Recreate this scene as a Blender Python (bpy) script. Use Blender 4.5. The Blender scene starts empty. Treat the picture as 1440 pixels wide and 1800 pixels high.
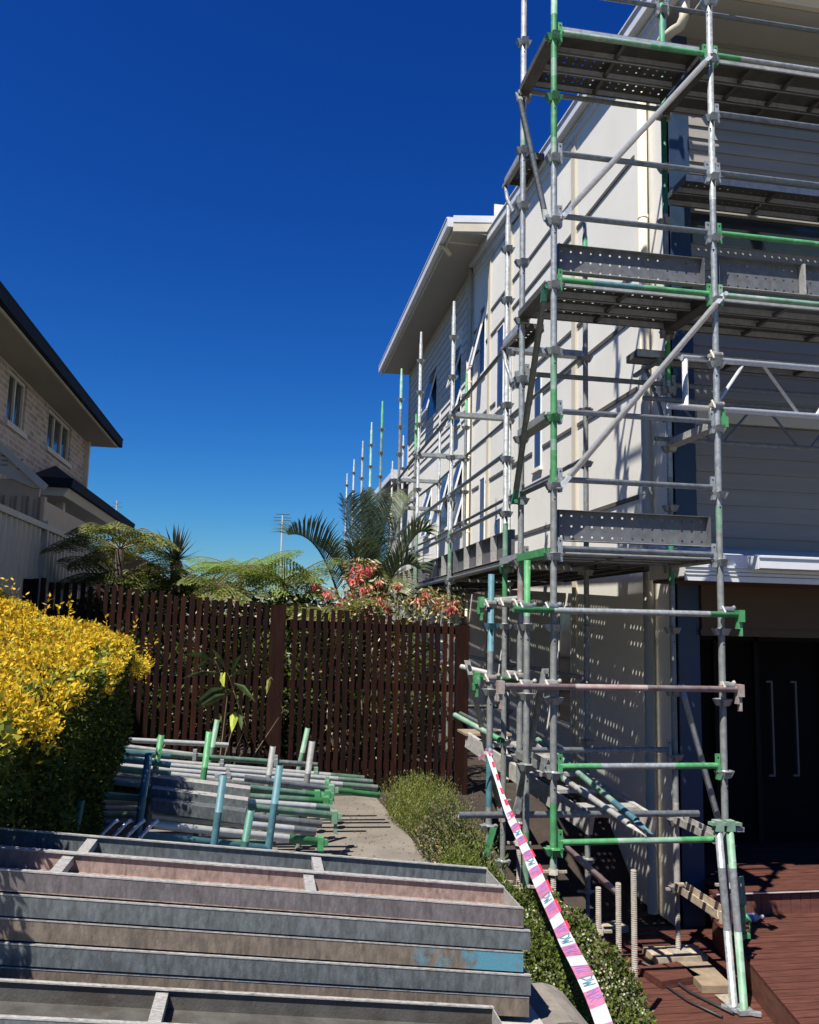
import bpy, math, random
from mathutils import Vector, Matrix
random.seed(7)
R=random.random
def U(a,b): return a+(b-a)*R()
S=bpy.context.scene
COL=S.collection
# ------------------------------------------------------------ camera
CX,CY,F=720.0,900.0,1471.0
CAMZ=1.65
M3=((0.98492596,0.04538829,0.16691541),(-0.17138696,0.12555091,0.97717116),(0.02339575,-0.99104837,0.13143731))
def ray(px,py):
    v=(px-CX,py-CY,F)
    return Vector([sum(M3[i][j]*v[j] for j in range(3)) for i in range(3)])
# survey helpers: where the sight line through a photo point meets a real plane
def onX(px,py,X): r=ray(px,py); t=X/r[0]; return Vector((X,r[1]*t,CAMZ+r[2]*t))
def onY(px,py,Y): r=ray(px,py); t=Y/r[1]; return Vector((r[0]*t,Y,CAMZ+r[2]*t))
def onZ(px,py,Z): r=ray(px,py); t=(Z-CAMZ)/r[2]; return Vector((r[0]*t,r[1]*t,Z))
cam=bpy.data.cameras.new('camera'); co=bpy.data.objects.new('camera',cam); COL.objects.link(co)
mw=Matrix(((M3[0][0],-M3[0][1],-M3[0][2],0),(M3[1][0],-M3[1][1],-M3[1][2],0),(M3[2][0],-M3[2][1],-M3[2][2],CAMZ),(0,0,0,1)))
co.matrix_world=mw
cam.sensor_fit='HORIZONTAL'; cam.sensor_width=36; cam.lens=36*F/1440.0
cam.clip_start=.05; cam.clip_end=2000
S.camera=co
# ------------------------------------------------------------ light
SV=Vector((1,1.13,-2.6)).normalized()          # direction the sun light travels
sun=bpy.data.lights.new('sun','SUN'); sun.energy=5.0; sun.angle=math.radians(.5); sun.color=(1,.955,.88)
so=bpy.data.objects.new('sun',sun); COL.objects.link(so)
so.rotation_euler=SV.to_track_quat('-Z','Y').to_euler()
el=math.asin(-SV.z); az=math.atan2(-SV.x,-SV.y)
W=bpy.data.worlds.new('World'); S.world=W; W.use_nodes=True
nt=W.node_tree; bg=nt.nodes['Background']
sky=nt.nodes.new('ShaderNodeTexSky'); sky.sky_type='NISHITA'; sky.sun_disc=False
sky.sun_elevation=el; sky.sun_rotation=az
sky.altitude=300; sky.air_density=1.3; sky.dust_density=.1; sky.ozone_density=6.0
sp_=nt.nodes.new('ShaderNodeSeparateColor'); cb_=nt.nodes.new('ShaderNodeCombineColor'); nt.links.new(sky.outputs[0],sp_.inputs[0])
for ch,(ex_,sc_) in enumerate(((2.2,.058),(1.65,.235),(1.2,.78))):
    pw=nt.nodes.new('ShaderNodeMath'); pw.operation='POWER'; pw.inputs[1].default_value=ex_
    ml=nt.nodes.new('ShaderNodeMath'); ml.operation='MULTIPLY'; ml.inputs[1].default_value=sc_
    nt.links.new(sp_.outputs[ch],pw.inputs[0]); nt.links.new(pw.outputs[0],ml.inputs[0]); nt.links.new(ml.outputs[0],cb_.inputs[ch])
nt.links.new(cb_.outputs[0],bg.inputs['Color']); bg.inputs['Strength'].default_value=.05
S.view_settings.view_transform='Standard'; S.view_settings.look='None'; S.view_settings.gamma=1; S.view_settings.exposure=.85
# ------------------------------------------------------------ materials
MATS={}
def mat(name,col,rough=.6,metal=0,var=.15,scale=8,col2=None,thr=.5,sharp=.08,bump=.0,bscale=60,stretch=(1,1,1),trans=0,spec=.5,col3=None,thr3=.62,scale3=14,obj=False):
    if name in MATS: return MATS[name]
    m=bpy.data.materials.new(name); m.use_nodes=True; n=m.node_tree; N=n.nodes; L=n.links
    b=N['Principled BSDF']; b.inputs['Roughness'].default_value=rough; b.inputs['Metallic'].default_value=metal
    b.inputs['Specular IOR Level'].default_value=spec
    g=N.new('ShaderNodeNewGeometry'); mp=N.new('ShaderNodeMapping'); mp.inputs['Scale'].default_value=stretch
    if obj:
        tc=N.new('ShaderNodeTexCoord'); L.new(tc.outputs['Object'],mp.inputs['Vector'])
    else: L.new(g.outputs['Position'],mp.inputs['Vector'])
    no=N.new('ShaderNodeTexNoise'); no.inputs['Scale'].default_value=scale; no.inputs['Detail'].default_value=6; no.inputs['Roughness'].default_value=.6
    L.new(mp.outputs[0],no.inputs['Vector'])
    cr=N.new('ShaderNodeValToRGB'); e=cr.color_ramp.elements
    e[0].position=.3; e[1].position=.7
    lo=[c*(1-var) for c in col]; hi=[min(1,c*(1+var)) for c in col]
    e[0].color=(*lo,1); e[1].color=(*hi,1)
    L.new(no.outputs[0],cr.inputs[0]); out=cr.outputs[0]
    def over(out,c,th,sc):
        n2=N.new('ShaderNodeTexNoise'); n2.inputs['Scale'].default_value=sc; n2.inputs['Detail'].default_value=5; n2.inputs['Roughness'].default_value=.65
        L.new(mp.outputs[0],n2.inputs['Vector'])
        r=N.new('ShaderNodeValToRGB'); r.color_ramp.elements[0].position=th; r.color_ramp.elements[1].position=th+sharp
        L.new(n2.outputs[0],r.inputs[0])
        x=N.new('ShaderNodeMixRGB'); x.inputs['Color2'].default_value=(*c,1)
        L.new(r.outputs[0],x.inputs['Fac']); L.new(out,x.inputs['Color1']); return x.outputs[0]
    if col2: out=over(out,col2,thr,scale*.45)
    if col3: out=over(out,col3,thr3,scale3)
    L.new(out,b.inputs['Base Color'])
    rr=N.new('ShaderNodeMapRange'); rr.inputs['To Min'].default_value=max(.05,rough-.12); rr.inputs['To Max'].default_value=min(1,rough+.15)
    L.new(no.outputs[0],rr.inputs['Value']); L.new(rr.outputs[0],b.inputs['Roughness'])
    if bump:
        nb=N.new('ShaderNodeTexNoise'); nb.inputs['Scale'].default_value=bscale; nb.inputs['Detail'].default_value=4
        L.new(mp.outputs[0],nb.inputs['Vector']); bp=N.new('ShaderNodeBump'); bp.inputs['Strength'].default_value=bump; bp.inputs['Distance'].default_value=.01
        L.new(nb.outputs[0],bp.inputs['Height']); L.new(bp.outputs[0],b.inputs['Normal'])
    if trans:
        t=N.new('ShaderNodeBsdfTranslucent'); L.new(out,t.inputs['Color']); ms=N.new('ShaderNodeMixShader'); ms.inputs[0].default_value=trans
        L.new(b.outputs[0],ms.inputs[1]); L.new(t.outputs[0],ms.inputs[2]); L.new(ms.outputs[0],N['Material Output'].inputs['Surface'])
    MATS[name]=m; return m
galv=mat('galvanised',(.285,.305,.31),.42,.35,.25,30,(.19,.20,.19),.56,.12,.15,200,col3=(.46,.46,.43),thr3=.64,scale3=40)
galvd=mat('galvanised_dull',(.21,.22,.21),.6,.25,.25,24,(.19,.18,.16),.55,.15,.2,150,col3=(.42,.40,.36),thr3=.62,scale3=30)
galvw=mat('galvanised_worn',(.36,.35,.32),.6,.2,.25,22,(.25,.21,.17),.56,.15,.2,150,col3=(.5,.48,.43),thr3=.63,scale3=30)
alu=mat('aluminium',(.68,.69,.70),.32,.4,.12,40,bump=.1,bscale=200)
green=mat('green_paint',(.055,.225,.085),.5,0,.3,14,(.09,.27,.12),.55,.12,.1,120,col3=(.33,.38,.34),thr3=.62,scale3=22)
mint=mat('faded_green_paint',(.15,.27,.18),.55,.1,.25,12,(.32,.35,.32),.5,.14,.1,120,col3=(.07,.27,.11),thr3=.6,scale3=9)
dgreen=mat('dark_green_paint',(.03,.17,.09),.5,0,.25,14,(.07,.2,.14),.55)
blue=mat('blue_paint',(.06,.155,.185),.5,0,.3,14,(.09,.18,.18),.55,.12,.1,100,col3=(.33,.36,.35),thr3=.64,scale3=22)
teal=mat('teal_paint',(.045,.145,.11),.5,0,.3,14,(.07,.18,.14),.55,.12,.1,100,col3=(.33,.36,.33),thr3=.66,scale3=22)
redox=mat('red_oxide',(.27,.18,.165),.65,0,.3,16,(.29,.26,.235),.47,.15)
black=mat('unlit_black',(.007,.007,.007),.8,0,.2,8,spec=.08)
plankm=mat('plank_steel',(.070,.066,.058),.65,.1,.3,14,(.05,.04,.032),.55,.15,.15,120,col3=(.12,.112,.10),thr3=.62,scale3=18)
planklit=mat('plank_edge_lit',(.36,.38,.41),.42,.35,.2,20,(.46,.47,.49),.55,.15,.1,120)  # plank steel again, sunlight on the sides put into a paler colour
toem=mat('toe_steel',(.095,.10,.108),.6,.1,.25,14,(.15,.13,.12),.58,.15)
ST=(1.2,1.2,16)
bd_grey=mat('board_grey',(.105,.118,.122),.5,.2,.4,42,(.07,.075,.077),.5,.2,.12,160,stretch=(1.5,1,.55),col3=(.24,.25,.24),thr3=.63,scale3=50)
bd_brown=mat('board_rusty',(.145,.115,.088),.65,.1,.4,38,(.085,.07,.06),.54,.2,.12,160,stretch=(1.5,1,.55),col3=(.29,.235,.18),thr3=.6,scale3=40)
bd_pink=mat('board_pinkish',(.26,.19,.16),.65,.1,.35,36,(.17,.11,.08),.56,.15,.12,160,stretch=(1.5,1,.7),col3=(.09,.04,.026),thr3=.62,scale3=30)
bd_purple=mat('board_mauve',(.115,.10,.103),.6,.15,.4,42,(.08,.07,.066),.55,.2,.12,160,stretch=(1.5,1,.55),col3=(.25,.225,.21),thr3=.63,scale3=50)
bd_blue=mat('board_blue',(.06,.19,.25),.5,0,.25,14,(.09,.23,.28),.55,.1,.1,90,stretch=(1,3,5),col3=(.23,.19,.15),thr3=.57,scale3=11)
def add_end_paint(m,col,x0):
    n=m.node_tree;N=n.nodes;L=n.links;b=N['Principled BSDF'];src=b.inputs['Base Color'].links[0].from_socket
    g=N.new('ShaderNodeNewGeometry');sp=N.new('ShaderNodeSeparateXYZ');L.new(g.outputs['Position'],sp.inputs[0])
    no=N.new('ShaderNodeTexNoise');no.inputs['Scale'].default_value=9;no.inputs['Detail'].default_value=8;no.inputs['Roughness'].default_value=.7;L.new(g.outputs['Position'],no.inputs['Vector'])
    a=N.new('ShaderNodeMath');a.operation='MULTIPLY_ADD';a.inputs[1].default_value=5;a.inputs[2].default_value=-5*x0;L.new(sp.outputs[0],a.inputs[0])
    a2=N.new('ShaderNodeMath');a2.operation='MINIMUM';a2.inputs[1].default_value=1.1;L.new(a.outputs[0],a2.inputs[0])
    c=N.new('ShaderNodeMath');c.operation='MULTIPLY_ADD';c.inputs[1].default_value=-7;c.inputs[2].default_value=3.4;L.new(no.outputs[0],c.inputs[0])
    d=N.new('ShaderNodeMath');d.operation='ADD';d.use_clamp=True;L.new(a2.outputs[0],d.inputs[0]);L.new(c.outputs[0],d.inputs[1])
    x=N.new('ShaderNodeMixRGB');x.inputs['Color2'].default_value=(*col,1);L.new(d.outputs[0],x.inputs['Fac']);L.new(src,x.inputs['Color1']);L.new(x.outputs[0],b.inputs['Base Color'])
bd_bb=mat('board_rusty_blue_end',(.145,.115,.088),.65,.1,.4,38,(.085,.07,.06),.54,.2,.12,160,stretch=(1.5,1,.55),col3=(.29,.235,.18),thr3=.6,scale3=40)
add_end_paint(bd_bb,(.075,.225,.29),.55)
lip=mat('board_lip',(.34,.33,.31),.55,.2,.35,60,(.20,.165,.14),.55,.15,stretch=(1,2,3))
galvlit=mat('galvanised_sunlit',(.66,.66,.62),.4,.15,.12,24,(.5,.5,.47),.58,.12)  # galvanised steel with the sunlight on the racks put into a paler colour
render_w=mat('cream_render',(.69,.665,.595),.85,0,.05,1.2,(.655,.63,.56),.55,.3,.25,260,col3=(.62,.59,.515),thr3=.6,scale3=3.5)
cream=mat('cream_paint',(.53,.475,.36),.55,0,.04,4)
creamw=mat('cream_board_paint',(.56,.53,.47),.6,0,.05,3,stretch=(.4,.4,5))
facade=mat('facade_boards',(.235,.218,.19),.65,0,.07,3,(.21,.195,.17),.55,.2,stretch=(.4,.4,5),bump=.1,bscale=80)
stripd=mat('brown_strip',(.085,.072,.058),.7,0,.15,6)
white=mat('white_gutter',(.60,.61,.62),.4,.05,.06,6,(.64,.64,.63),.6,.2)
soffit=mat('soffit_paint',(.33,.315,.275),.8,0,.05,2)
navy=mat('navy_trim',(.014,.036,.075),.5,0,.1,5,(.018,.045,.09),.6)
bluewin=mat('blue_window_film',(.02,.04,.10),.3,0,.1,3)
winwhite=mat('window_frame_white',(.7,.7,.68),.4)
glass=mat('dark_glass',(.02,.03,.04),.06,0,.1,3,spec=.8)
timber_c=mat('porch_ceiling_timber',(.075,.045,.022),.7,0,.12,4,(.06,.035,.018),.55,stretch=(.5,8,1))
deckm=mat('deck_timber',(.082,.030,.021),.66,0,.4,5,(.052,.02,.014),.54,.2,.2,120,stretch=(1,9,9),col3=(.14,.075,.055),thr3=.62,scale3=11,spec=.25)
deckedge=mat('deck_riser',(.115,.042,.028),.65,0,.25,5,stretch=(2,2,6))
fence_m=mat('fence_stain',(.017,.0058,.004),.8,0,.45,5,(.028,.010,.007),.56,.2,.2,90,stretch=(6,6,.8),spec=.12)
concrete=mat('path_concrete',(.155,.135,.11),.9,0,.25,3,(.105,.09,.072),.55,.25,.5,90,col3=(.065,.055,.043),thr3=.62,scale3=7)
concrete2=mat('driveway_concrete',(.34,.315,.265),.9,0,.15,3,(.27,.25,.21),.56,.25,.4,90,col3=(.2,.18,.15),thr3=.7,scale3=14)
soil=mat('garden_soil',(.03,.021,.015),.95,0,.4,6,(.055,.042,.03),.56,.2,.8,40,col3=(.12,.10,.07),thr3=.68,scale3=22)
rock=mat('rock_stone',(.17,.15,.125),.9,0,.25,12,(.2,.17,.14),.55,.2,.6,40)
brick=None
yel=[mat('leaf_yellow_a',(.72,.47,.025),.72,0,.15,30,spec=.2,trans=.35),mat('leaf_yellow_b',(.56,.38,.028),.72,0,.2,30,spec=.2,trans=.35),mat('leaf_yellow_green',(.34,.33,.04),.72,0,.2,30,spec=.2,trans=.3)]
grn=[mat('leaf_green_a',(.085,.115,.018),.72,0,.3,20,spec=.2,trans=.25),mat('leaf_green_b',(.035,.06,.012),.72,0,.3,20,spec=.2,trans=.2),mat('leaf_green_c',(.11,.14,.025),.72,0,.3,20,spec=.2,trans=.3)]
fern=[mat('fern_a',(.125,.155,.03),.55,0,.3,14,trans=.4),mat('fern_b',(.12,.15,.03),.55,0,.3,14,trans=.35),mat('fern_c',(.20,.20,.045),.5,0,.3,14,trans=.4)]
fernlight=mat('fern_light',(.22,.32,.07),.55,0,.25,14,trans=.5)
palm=mat('palm_leaf',(.055,.085,.055),.45,0,.3,12,trans=.25)
palmy=mat('palm_leaf_olive',(.10,.12,.035),.45,0,.3,12,trans=.3)
yucca=mat('yucca_leaf',(.045,.065,.055),.5,0,.3,12,trans=.15)
redf=[mat('flower_red',(.62,.07,.09),.5,0,.25,20,trans=.35),mat('flower_pink',(.72,.16,.15),.5,0,.25,20,trans=.35),mat('bract_orange',(.5,.25,.10),.5,0,.25,20,trans=.35)]
stem0=mat('dry_leaf_brown',(.16,.11,.06),.8,0,.3,20)
stemm=mat('stem_brown',(.13,.10,.06),.8,0,.3,20)
pale=mat('leaf_pale_tip',(.42,.42,.28),.5,0,.2,20,trans=.3)
leafbig=mat('broad_leaf',(.055,.08,.03),.3,0,.3,10,trans=.2)
leaflit=mat('broad_leaf_sunlit',(.55,.62,.10),.4,0,.2,10,trans=.5)  # lit copy of the broad leaf, the sun's glow put into its colour
roofd=mat('roof_tile_navy',(.008,.014,.024),.75,0,.25,8,bump=.3,bscale=30,spec=.15)
roofl=mat('roof_tile_slate',(.014,.018,.026),.8,0,.3,10,bump=.4,bscale=25)
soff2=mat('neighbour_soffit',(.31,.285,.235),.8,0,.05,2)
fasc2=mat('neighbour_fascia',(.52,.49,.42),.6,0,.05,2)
colorb=mat('steel_fence_panel',(.36,.335,.285),.5,.1,.05,3)
shedm=mat('shed_cladding',(.42,.33,.23),.6,0,.08,3)
shedw=mat('shed_gable_panel',(.42,.41,.37),.6,0,.05,3)
timb=mat('raw_timber',(.22,.165,.11),.8,0,.25,10,(.25,.18,.11),.55,.2,.3,80,stretch=(1,1,6),col3=(.6,.56,.48),thr3=.66,scale3=12)
plasterw=mat('splashed_timber',(.36,.295,.21),.8,0,.25,20,(.25,.17,.11),.56,.1)
rubber=mat('black_hose',(.02,.02,.022),.5)
tape_w=mat('tape_white',(.58,.61,.62),.35,0,.04,5,trans=.2)
tape_p=mat('tape_pink',(.48,.17,.28),.35,0,.3,25,trans=.2)
tape_r=mat('tape_red',(.68,.03,.07),.35,0,.1,8)
tape_i=mat('tape_ink',(.06,.16,.22),.5)
tape_v=mat('tape_ink_violet',(.26,.13,.36),.5)
jackm=mat('jack_thread',(.27,.235,.195),.75,0,.3,30,(.19,.14,.105),.55,.15)
bottlep=mat('bottle_plastic',(.55,.60,.66),.12,0,.05,5,trans=.3)
bottleb=mat('bottle_label',(.10,.16,.4),.4)
whitecord=mat('white_cord',(.7,.66,.62),.6)
def brickmat():
    m=bpy.data.materials.new('neighbour_brick'); m.use_nodes=True; n=m.node_tree; N=n.nodes; L=n.links; b=N['Principled BSDF']
    g=N.new('ShaderNodeNewGeometry'); sp=N.new('ShaderNodeSeparateXYZ'); L.new(g.outputs['Position'],sp.inputs[0])
    ad=N.new('ShaderNodeMath'); L.new(sp.outputs[0],ad.inputs[0]); L.new(sp.outputs[1],ad.inputs[1])
    cb=N.new('ShaderNodeCombineXYZ'); L.new(ad.outputs[0],cb.inputs[0]); L.new(sp.outputs[2],cb.inputs[1])
    br=N.new('ShaderNodeTexBrick'); br.inputs['Scale'].default_value=1; br.inputs['Brick Width'].default_value=.24; br.inputs['Row Height'].default_value=.086
    br.inputs['Mortar Size'].default_value=.010; br.inputs['Color1'].default_value=(.45,.36,.30,1); br.inputs['Color2'].default_value=(.27,.215,.185,1); br.inputs['Mortar'].default_value=(.50,.46,.41,1); br.inputs['Bias'].default_value=0
    L.new(cb.outputs[0],br.inputs['Vector'])
    no=N.new('ShaderNodeTexNoise'); no.inputs['Scale'].default_value=9; L.new(cb.outputs[0],no.inputs['Vector'])
    x=N.new('ShaderNodeMixRGB'); x.blend_type='OVERLAY'; x.inputs[0].default_value=.3; L.new(br.outputs[0],x.inputs[1]); L.new(no.outputs[0],x.inputs[2])
    L.new(x.outputs[0],b.inputs['Base Color']); b.inputs['Roughness'].default_value=.9
    bp=N.new('ShaderNodeBump'); bp.inputs['Strength'].default_value=.5; bp.inputs['Distance'].default_value=.01; bp.invert=True
    L.new(br.outputs['Fac'],bp.inputs['Height']); L.new(bp.outputs[0],b.inputs['Normal']); return m
brick=brickmat()
# ------------------------------------------------------------ mesh builder
class MB:
    def __init__(s): s.v=[];s.f=[];s.mi=[];s.sm=[];s.m=[]
    def k(s,m):
        if m not in s.m: s.m.append(m)
        return s.m.index(m)
    def face(s,pts,m,sm=False):
        b=len(s.v); s.v+= [tuple(p) for p in pts]; s.f.append(tuple(range(b,b+len(pts)))); s.mi.append(s.k(m)); s.sm.append(sm)
    def hexa(s,P,m):   # 8 pts bottom 0-3, top 4-7
        b=len(s.v); s.v+=[tuple(p) for p in P]; i=s.k(m)
        for q in ((0,3,2,1),(4,5,6,7),(0,1,5,4),(1,2,6,5),(2,3,7,6),(3,0,4,7)):
            s.f.append(tuple(b+a for a in q)); s.mi.append(i); s.sm.append(False)
        return s
    def box(s,a,b,m):
        x0,y0,z0=[min(p,q) for p,q in zip(a,b)]; x1,y1,z1=[max(p,q) for p,q in zip(a,b)]
        return s.hexa([(x0,y0,z0),(x1,y0,z0),(x1,y1,z0),(x0,y1,z0),(x0,y0,z1),(x1,y0,z1),(x1,y1,z1),(x0,y1,z1)],m)
    def bar(s,p,q,w,h,m,up=(0,0,1)):
        p=Vector(p);q=Vector(q);d=(q-p).normalized(); u=Vector(up)
        if abs(d.dot(u))>.97: u=Vector((1,0,0))
        a=d.cross(u).normalized()*(w/2); c=a.cross(d).normalized()*(h/2)
        return s.hexa([p-a-c,p+a-c,p+a+c,p-a+c,q-a-c,q+a-c,q+a+c,q-a+c],m)
    def tube(s,p,q,r,m,n=12,r2=None,hollow=False,cap=True):
        p=Vector(p);q=Vector(q);d=(q-p)
        if d.length<1e-6: return s
        d.normalize(); u=Vector((0,0,1)) if abs(d.z)<.9 else Vector((1,0,0))
        a=d.cross(u).normalized(); c=d.cross(a)
        if r2 is None: r2=r
        b=len(s.v); i=s.k(m)
        for j in range(n):
            t=2*math.pi*j/n; o=a*math.cos(t)+c*math.sin(t)
            s.v.append(tuple(p+o*r)); s.v.append(tuple(q+o*r2))
        for j in range(n):
            k=(j+1)%n; s.f.append((b+2*j,b+2*k,b+2*k+1,b+2*j+1)); s.mi.append(i); s.sm.append(True)
        if hollow:
            for (c0,rr,o,dd) in ((p,r,0,1),(q,r2,1,-1)):
                b2=len(s.v)
                for j in range(n):
                    t=2*math.pi*j/n; oo=(a*math.cos(t)+c*math.sin(t))*rr*.8
                    s.v.append(tuple(c0+oo)); s.v.append(tuple(c0+oo+d*dd*.05))
                for j in range(n):
                    k=(j+1)%n
                    s.f.append((b+2*j+o,b+2*k+o,b2+2*k,b2+2*j)); s.mi.append(i); s.sm.append(False)
                    s.f.append((b2+2*j,b2+2*k,b2+2*k+1,b2+2*j+1)); s.mi.append(i); s.sm.append(True)
                s.f.append(tuple(b2+2*j+1 for j in range(n))); s.mi.append(s.k(black)); s.sm.append(False)
        elif cap:
            s.f.append(tuple(b+2*j for j in range(n))); s.mi.append(i); s.sm.append(False)
            s.f.append(tuple(b+2*j+1 for j in range(n))); s.mi.append(i); s.sm.append(False)
        return s
    def path(s,pts,r,m,n=8,taper=None):
        pts=[Vector(p) for p in pts]; i=s.k(m); b=len(s.v); N=len(pts)
        ref=Vector((0,0,1))
        for j,p in enumerate(pts):
            d=(pts[min(j+1,N-1)]-pts[max(j-1,0)]).normalized()
            if abs(d.dot(ref))>.97: ref=Vector((1,0,0))
            a=d.cross(ref).normalized(); c=d.cross(a)
            rr=r if taper is None else r+(taper-r)*j/(N-1)
            for t in range(n):
                w=2*math.pi*t/n; s.v.append(tuple(p+(a*math.cos(w)+c*math.sin(w))*rr))
        for j in range(N-1):
            for t in range(n):
                k=(t+1)%n; s.f.append((b+j*n+t,b+j*n+k,b+(j+1)*n+k,b+(j+1)*n+t)); s.mi.append(i); s.sm.append(True)
        s.f.append(tuple(b+t for t in range(n))); s.mi.append(i); s.sm.append(False)
        s.f.append(tuple(b+(N-1)*n+t for t in range(n))); s.mi.append(i); s.sm.append(False)
        return s
    def prism(s,poly,off,m):   # extrude a polygon (list of 3d) by off
        off=Vector(off); P=[Vector(p) for p in poly]; n=len(P); b=len(s.v); i=s.k(m)
        s.v+=[tuple(p) for p in P]+[tuple(p+off) for p in P]
        s.f.append(tuple(range(b,b+n))); s.f.append(tuple(range(b+2*n-1,b+n-1,-1)))
        for j in range(n): s.f.append((b+j,b+(j+1)%n,b+n+(j+1)%n,b+n+j))
        s.mi+=[i]*(n+2); s.sm+=[False]*(n+2); return s
    def mesh(s,name,off=(0,0,0)):
        me=bpy.data.meshes.new(name)
        o=Vector(off); me.from_pydata([(a-o.x,b-o.y,c-o.z) for a,b,c in s.v],[],s.f)
        for m in s.m: me.materials.append(m)
        me.polygons.foreach_set('material_index',s.mi); me.polygons.foreach_set('use_smooth',s.sm); me.update(); return me
def tag(o,label=None,cat=None,group=None,kind=None):
    if label:o['label']=label
    if cat:o['category']=cat
    if group:o['group']=group
    if kind:o['kind']=kind
    return o
def thing(name,label,cat,loc=(0,0,0),group=None):
    o=bpy.data.objects.new(name,None); COL.objects.link(o); o.location=loc; o.empty_display_size=.1
    return tag(o,label,cat,group)
def wl(o):
    v=Vector((0,0,0))
    while o: v+=o.location; o=o.parent
    return v
def part(name,mb,parent,label=None,kind=None):
    o=bpy.data.objects.new(name,mb.mesh(name,wl(parent))); COL.objects.link(o); o.parent=parent
    return tag(o,label,None,None,kind)
def solo(name,mb,label,cat,group=None,kind=None,loc=(0,0,0)):
    o=bpy.data.objects.new(name,mb.mesh(name,loc)); COL.objects.link(o); o.location=loc
    return tag(o,label,cat,group,kind)
def struct(name,mb): return solo(name,mb,None,None,None,'structure')
def leaf(mb,p,d,nrm,l,w,m):
    d=d.normalized(); a=d.cross(nrm)
    if a.length<1e-4: a=Vector((1,0,0))
    a=a.normalized()*w/2
    mb.face([p,p+d*l*.5+a,p+d*l,p+d*l*.5-a],m)
def rv():
    while True:
        v=Vector((U(-1,1),U(-1,1),U(-1,1)))
        if .05<v.length<1: return v.normalized()
# ------------------------------------------------------------ ground
def gz(x,y):
    # garden terrace on the left, sunken timber terrace on the right
    t=min(1,max(0,(x-1.55)/.75)); t=t*t*(3-2*t)
    s=min(1,max(0,(y-7.8)/1.0)); base=-.12
    low=-.93*(1-s)+(-.15)*s
    return base+(low-base)*t
g=MB(); xs=[-300,-60,-12,-4,-2.4]+[ -2+.15*i for i in range(32)]+[3.2,5,8,30,300]; ys=[-60,-5,0,1.5,2.5]+[3+.2*i for i in range(36)]+[11,14,20,40,100,600]
vi={}
for i,x in enumerate(xs):
    for j,y in enumerate(ys):
        vi[i,j]=len(g.v); g.v.append((x,y,gz(x,y)+(U(-.015,.015) if (1.4<x<2.6 and y<9) else 0)))
k=g.k(soil)
for i in range(len(xs)-1):
    for j in range(len(ys)-1):
        g.f.append((vi[i,j],vi[i+1,j],vi[i+1,j+1],vi[i,j+1])); g.mi.append(k); g.sm.append(True)
struct('ground',g)
p=MB(); pz=-.1
p.prism([(-1.75,3.2,pz-.1),(1.22,3.2,pz-.1),(1.30,5.8,pz-.1),(1.28,7.0,pz-.1),(1.2,8.75,pz-.1),(-1.75,8.75,pz-.1)],(0,0,.1),concrete)
struct('path',p)
lit=MB()
for _ in range(420):
    x=U(.3,1.28);y=U(3.6,8.7); leaf(lit,Vector((x+(.25 if R()<.5 else 0)*(1.2-x),y,pz+.006)),Vector((U(-1,1),U(-1,1),.05)),Vector((0,0,1)),U(.012,.035),U(.006,.014),random.choice([soil,stem0,soil]))
solo('leaf_litter',lit,'dry leaf litter scattered over the concrete path','leaf litter',None,'stuff')
# driveway slab under the near stack, falling to the right
d=MB()
def dz(x): return .42-.1*(x-.8)
def slab(x0,x1,y0,y1,zf,m,mb):
    mb.hexa([(x0,y0,zf(x0)-.5),(x1,y0,zf(x1)-.5),(x1,y1,zf(x1)-.5),(x0,y1,zf(x0)-.5),(x0,y0,zf(x0)),(x1,y0,zf(x1)),(x1,y1,zf(x1)),(x0,y1,zf(x0))],m)
slab(-4,.93,1.2,3.3,lambda x:dz(x)+0.0,concrete2,d)
d.hexa([(-12,-30,-.6),(12,-30,-.6),(12,1.2,-.6),(-12,1.2,-.6),(-12,-30,.2),(12,-30,.2),(12,1.2,.2),(-12,1.2,.2)],concrete2)  # unseen driveway behind the camera, extended to bounce warm light forward
struct('driveway',d)
# terrace: separate levels of boards
def boards(name,poly_x0,x1,y0,y1,z,label,mb=None):
    mb=MB(); y=y0
    while y<y1-.02:
        w=.088
        xa=poly_x0(y); xb=poly_x0(y+w)
        o=U(-.001,.001)
        mb.hexa([(xa,y,z-.025),(x1,y,z-.025),(x1,y+w,z-.025),(xb,y+w,z-.025),(xa,y,z+o),(x1,y,z+o),(x1,y+w,z+o),(xb,y+w,z+o)],deckm)
        y+=w+.008
    return mb
ex=lambda y: 3.20+(y-4.6)*.245           # skewed edge of the raised level
dk=thing('timber_deck','red brown timber deck with two raised levels at the foot of the scaffold','deck',(3,5,-.9))
part('deck_floor',boards('l',lambda y:2.05,3.9,3.2,7.0,-.86,''),dk)
part('raised_floor',boards('r',ex,6.5,3.0,6.62,-.66,''),dk)
part('top_floor',boards('t',lambda y:3.83,6.5,6.70,11.0,-.47,''),dk)
mb=MB()
for y0,y1 in ((3.0,4.8),(4.8,6.62)):
    mb.hexa([(ex(y0),y0,-.86),(ex(y0)+.02,y0,-.86),(ex(y1)+.02,y1,-.86),(ex(y1),y1,-.86),(ex(y0),y0,-.687),(ex(y0)+.02,y0,-.687),(ex(y1)+.02,y1,-.687),(ex(y1),y1,-.687)],deckedge)
part('side_riser',mb,dk)
mb=MB()
x=3.70
while x<6.5:
    mb.box((x,6.64,-.66),(x+.085,6.66,-.50),deckedge); x+=.09
part('step_riser',mb,dk)
mb=MB(); mb.box((3.72,6.62,-.498),(6.5,6.70,-.468),deckm); mb.box((3.74,6.612,-.486),(6.5,6.619,-.478),alu); part('step_nosing',mb,dk)
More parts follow.
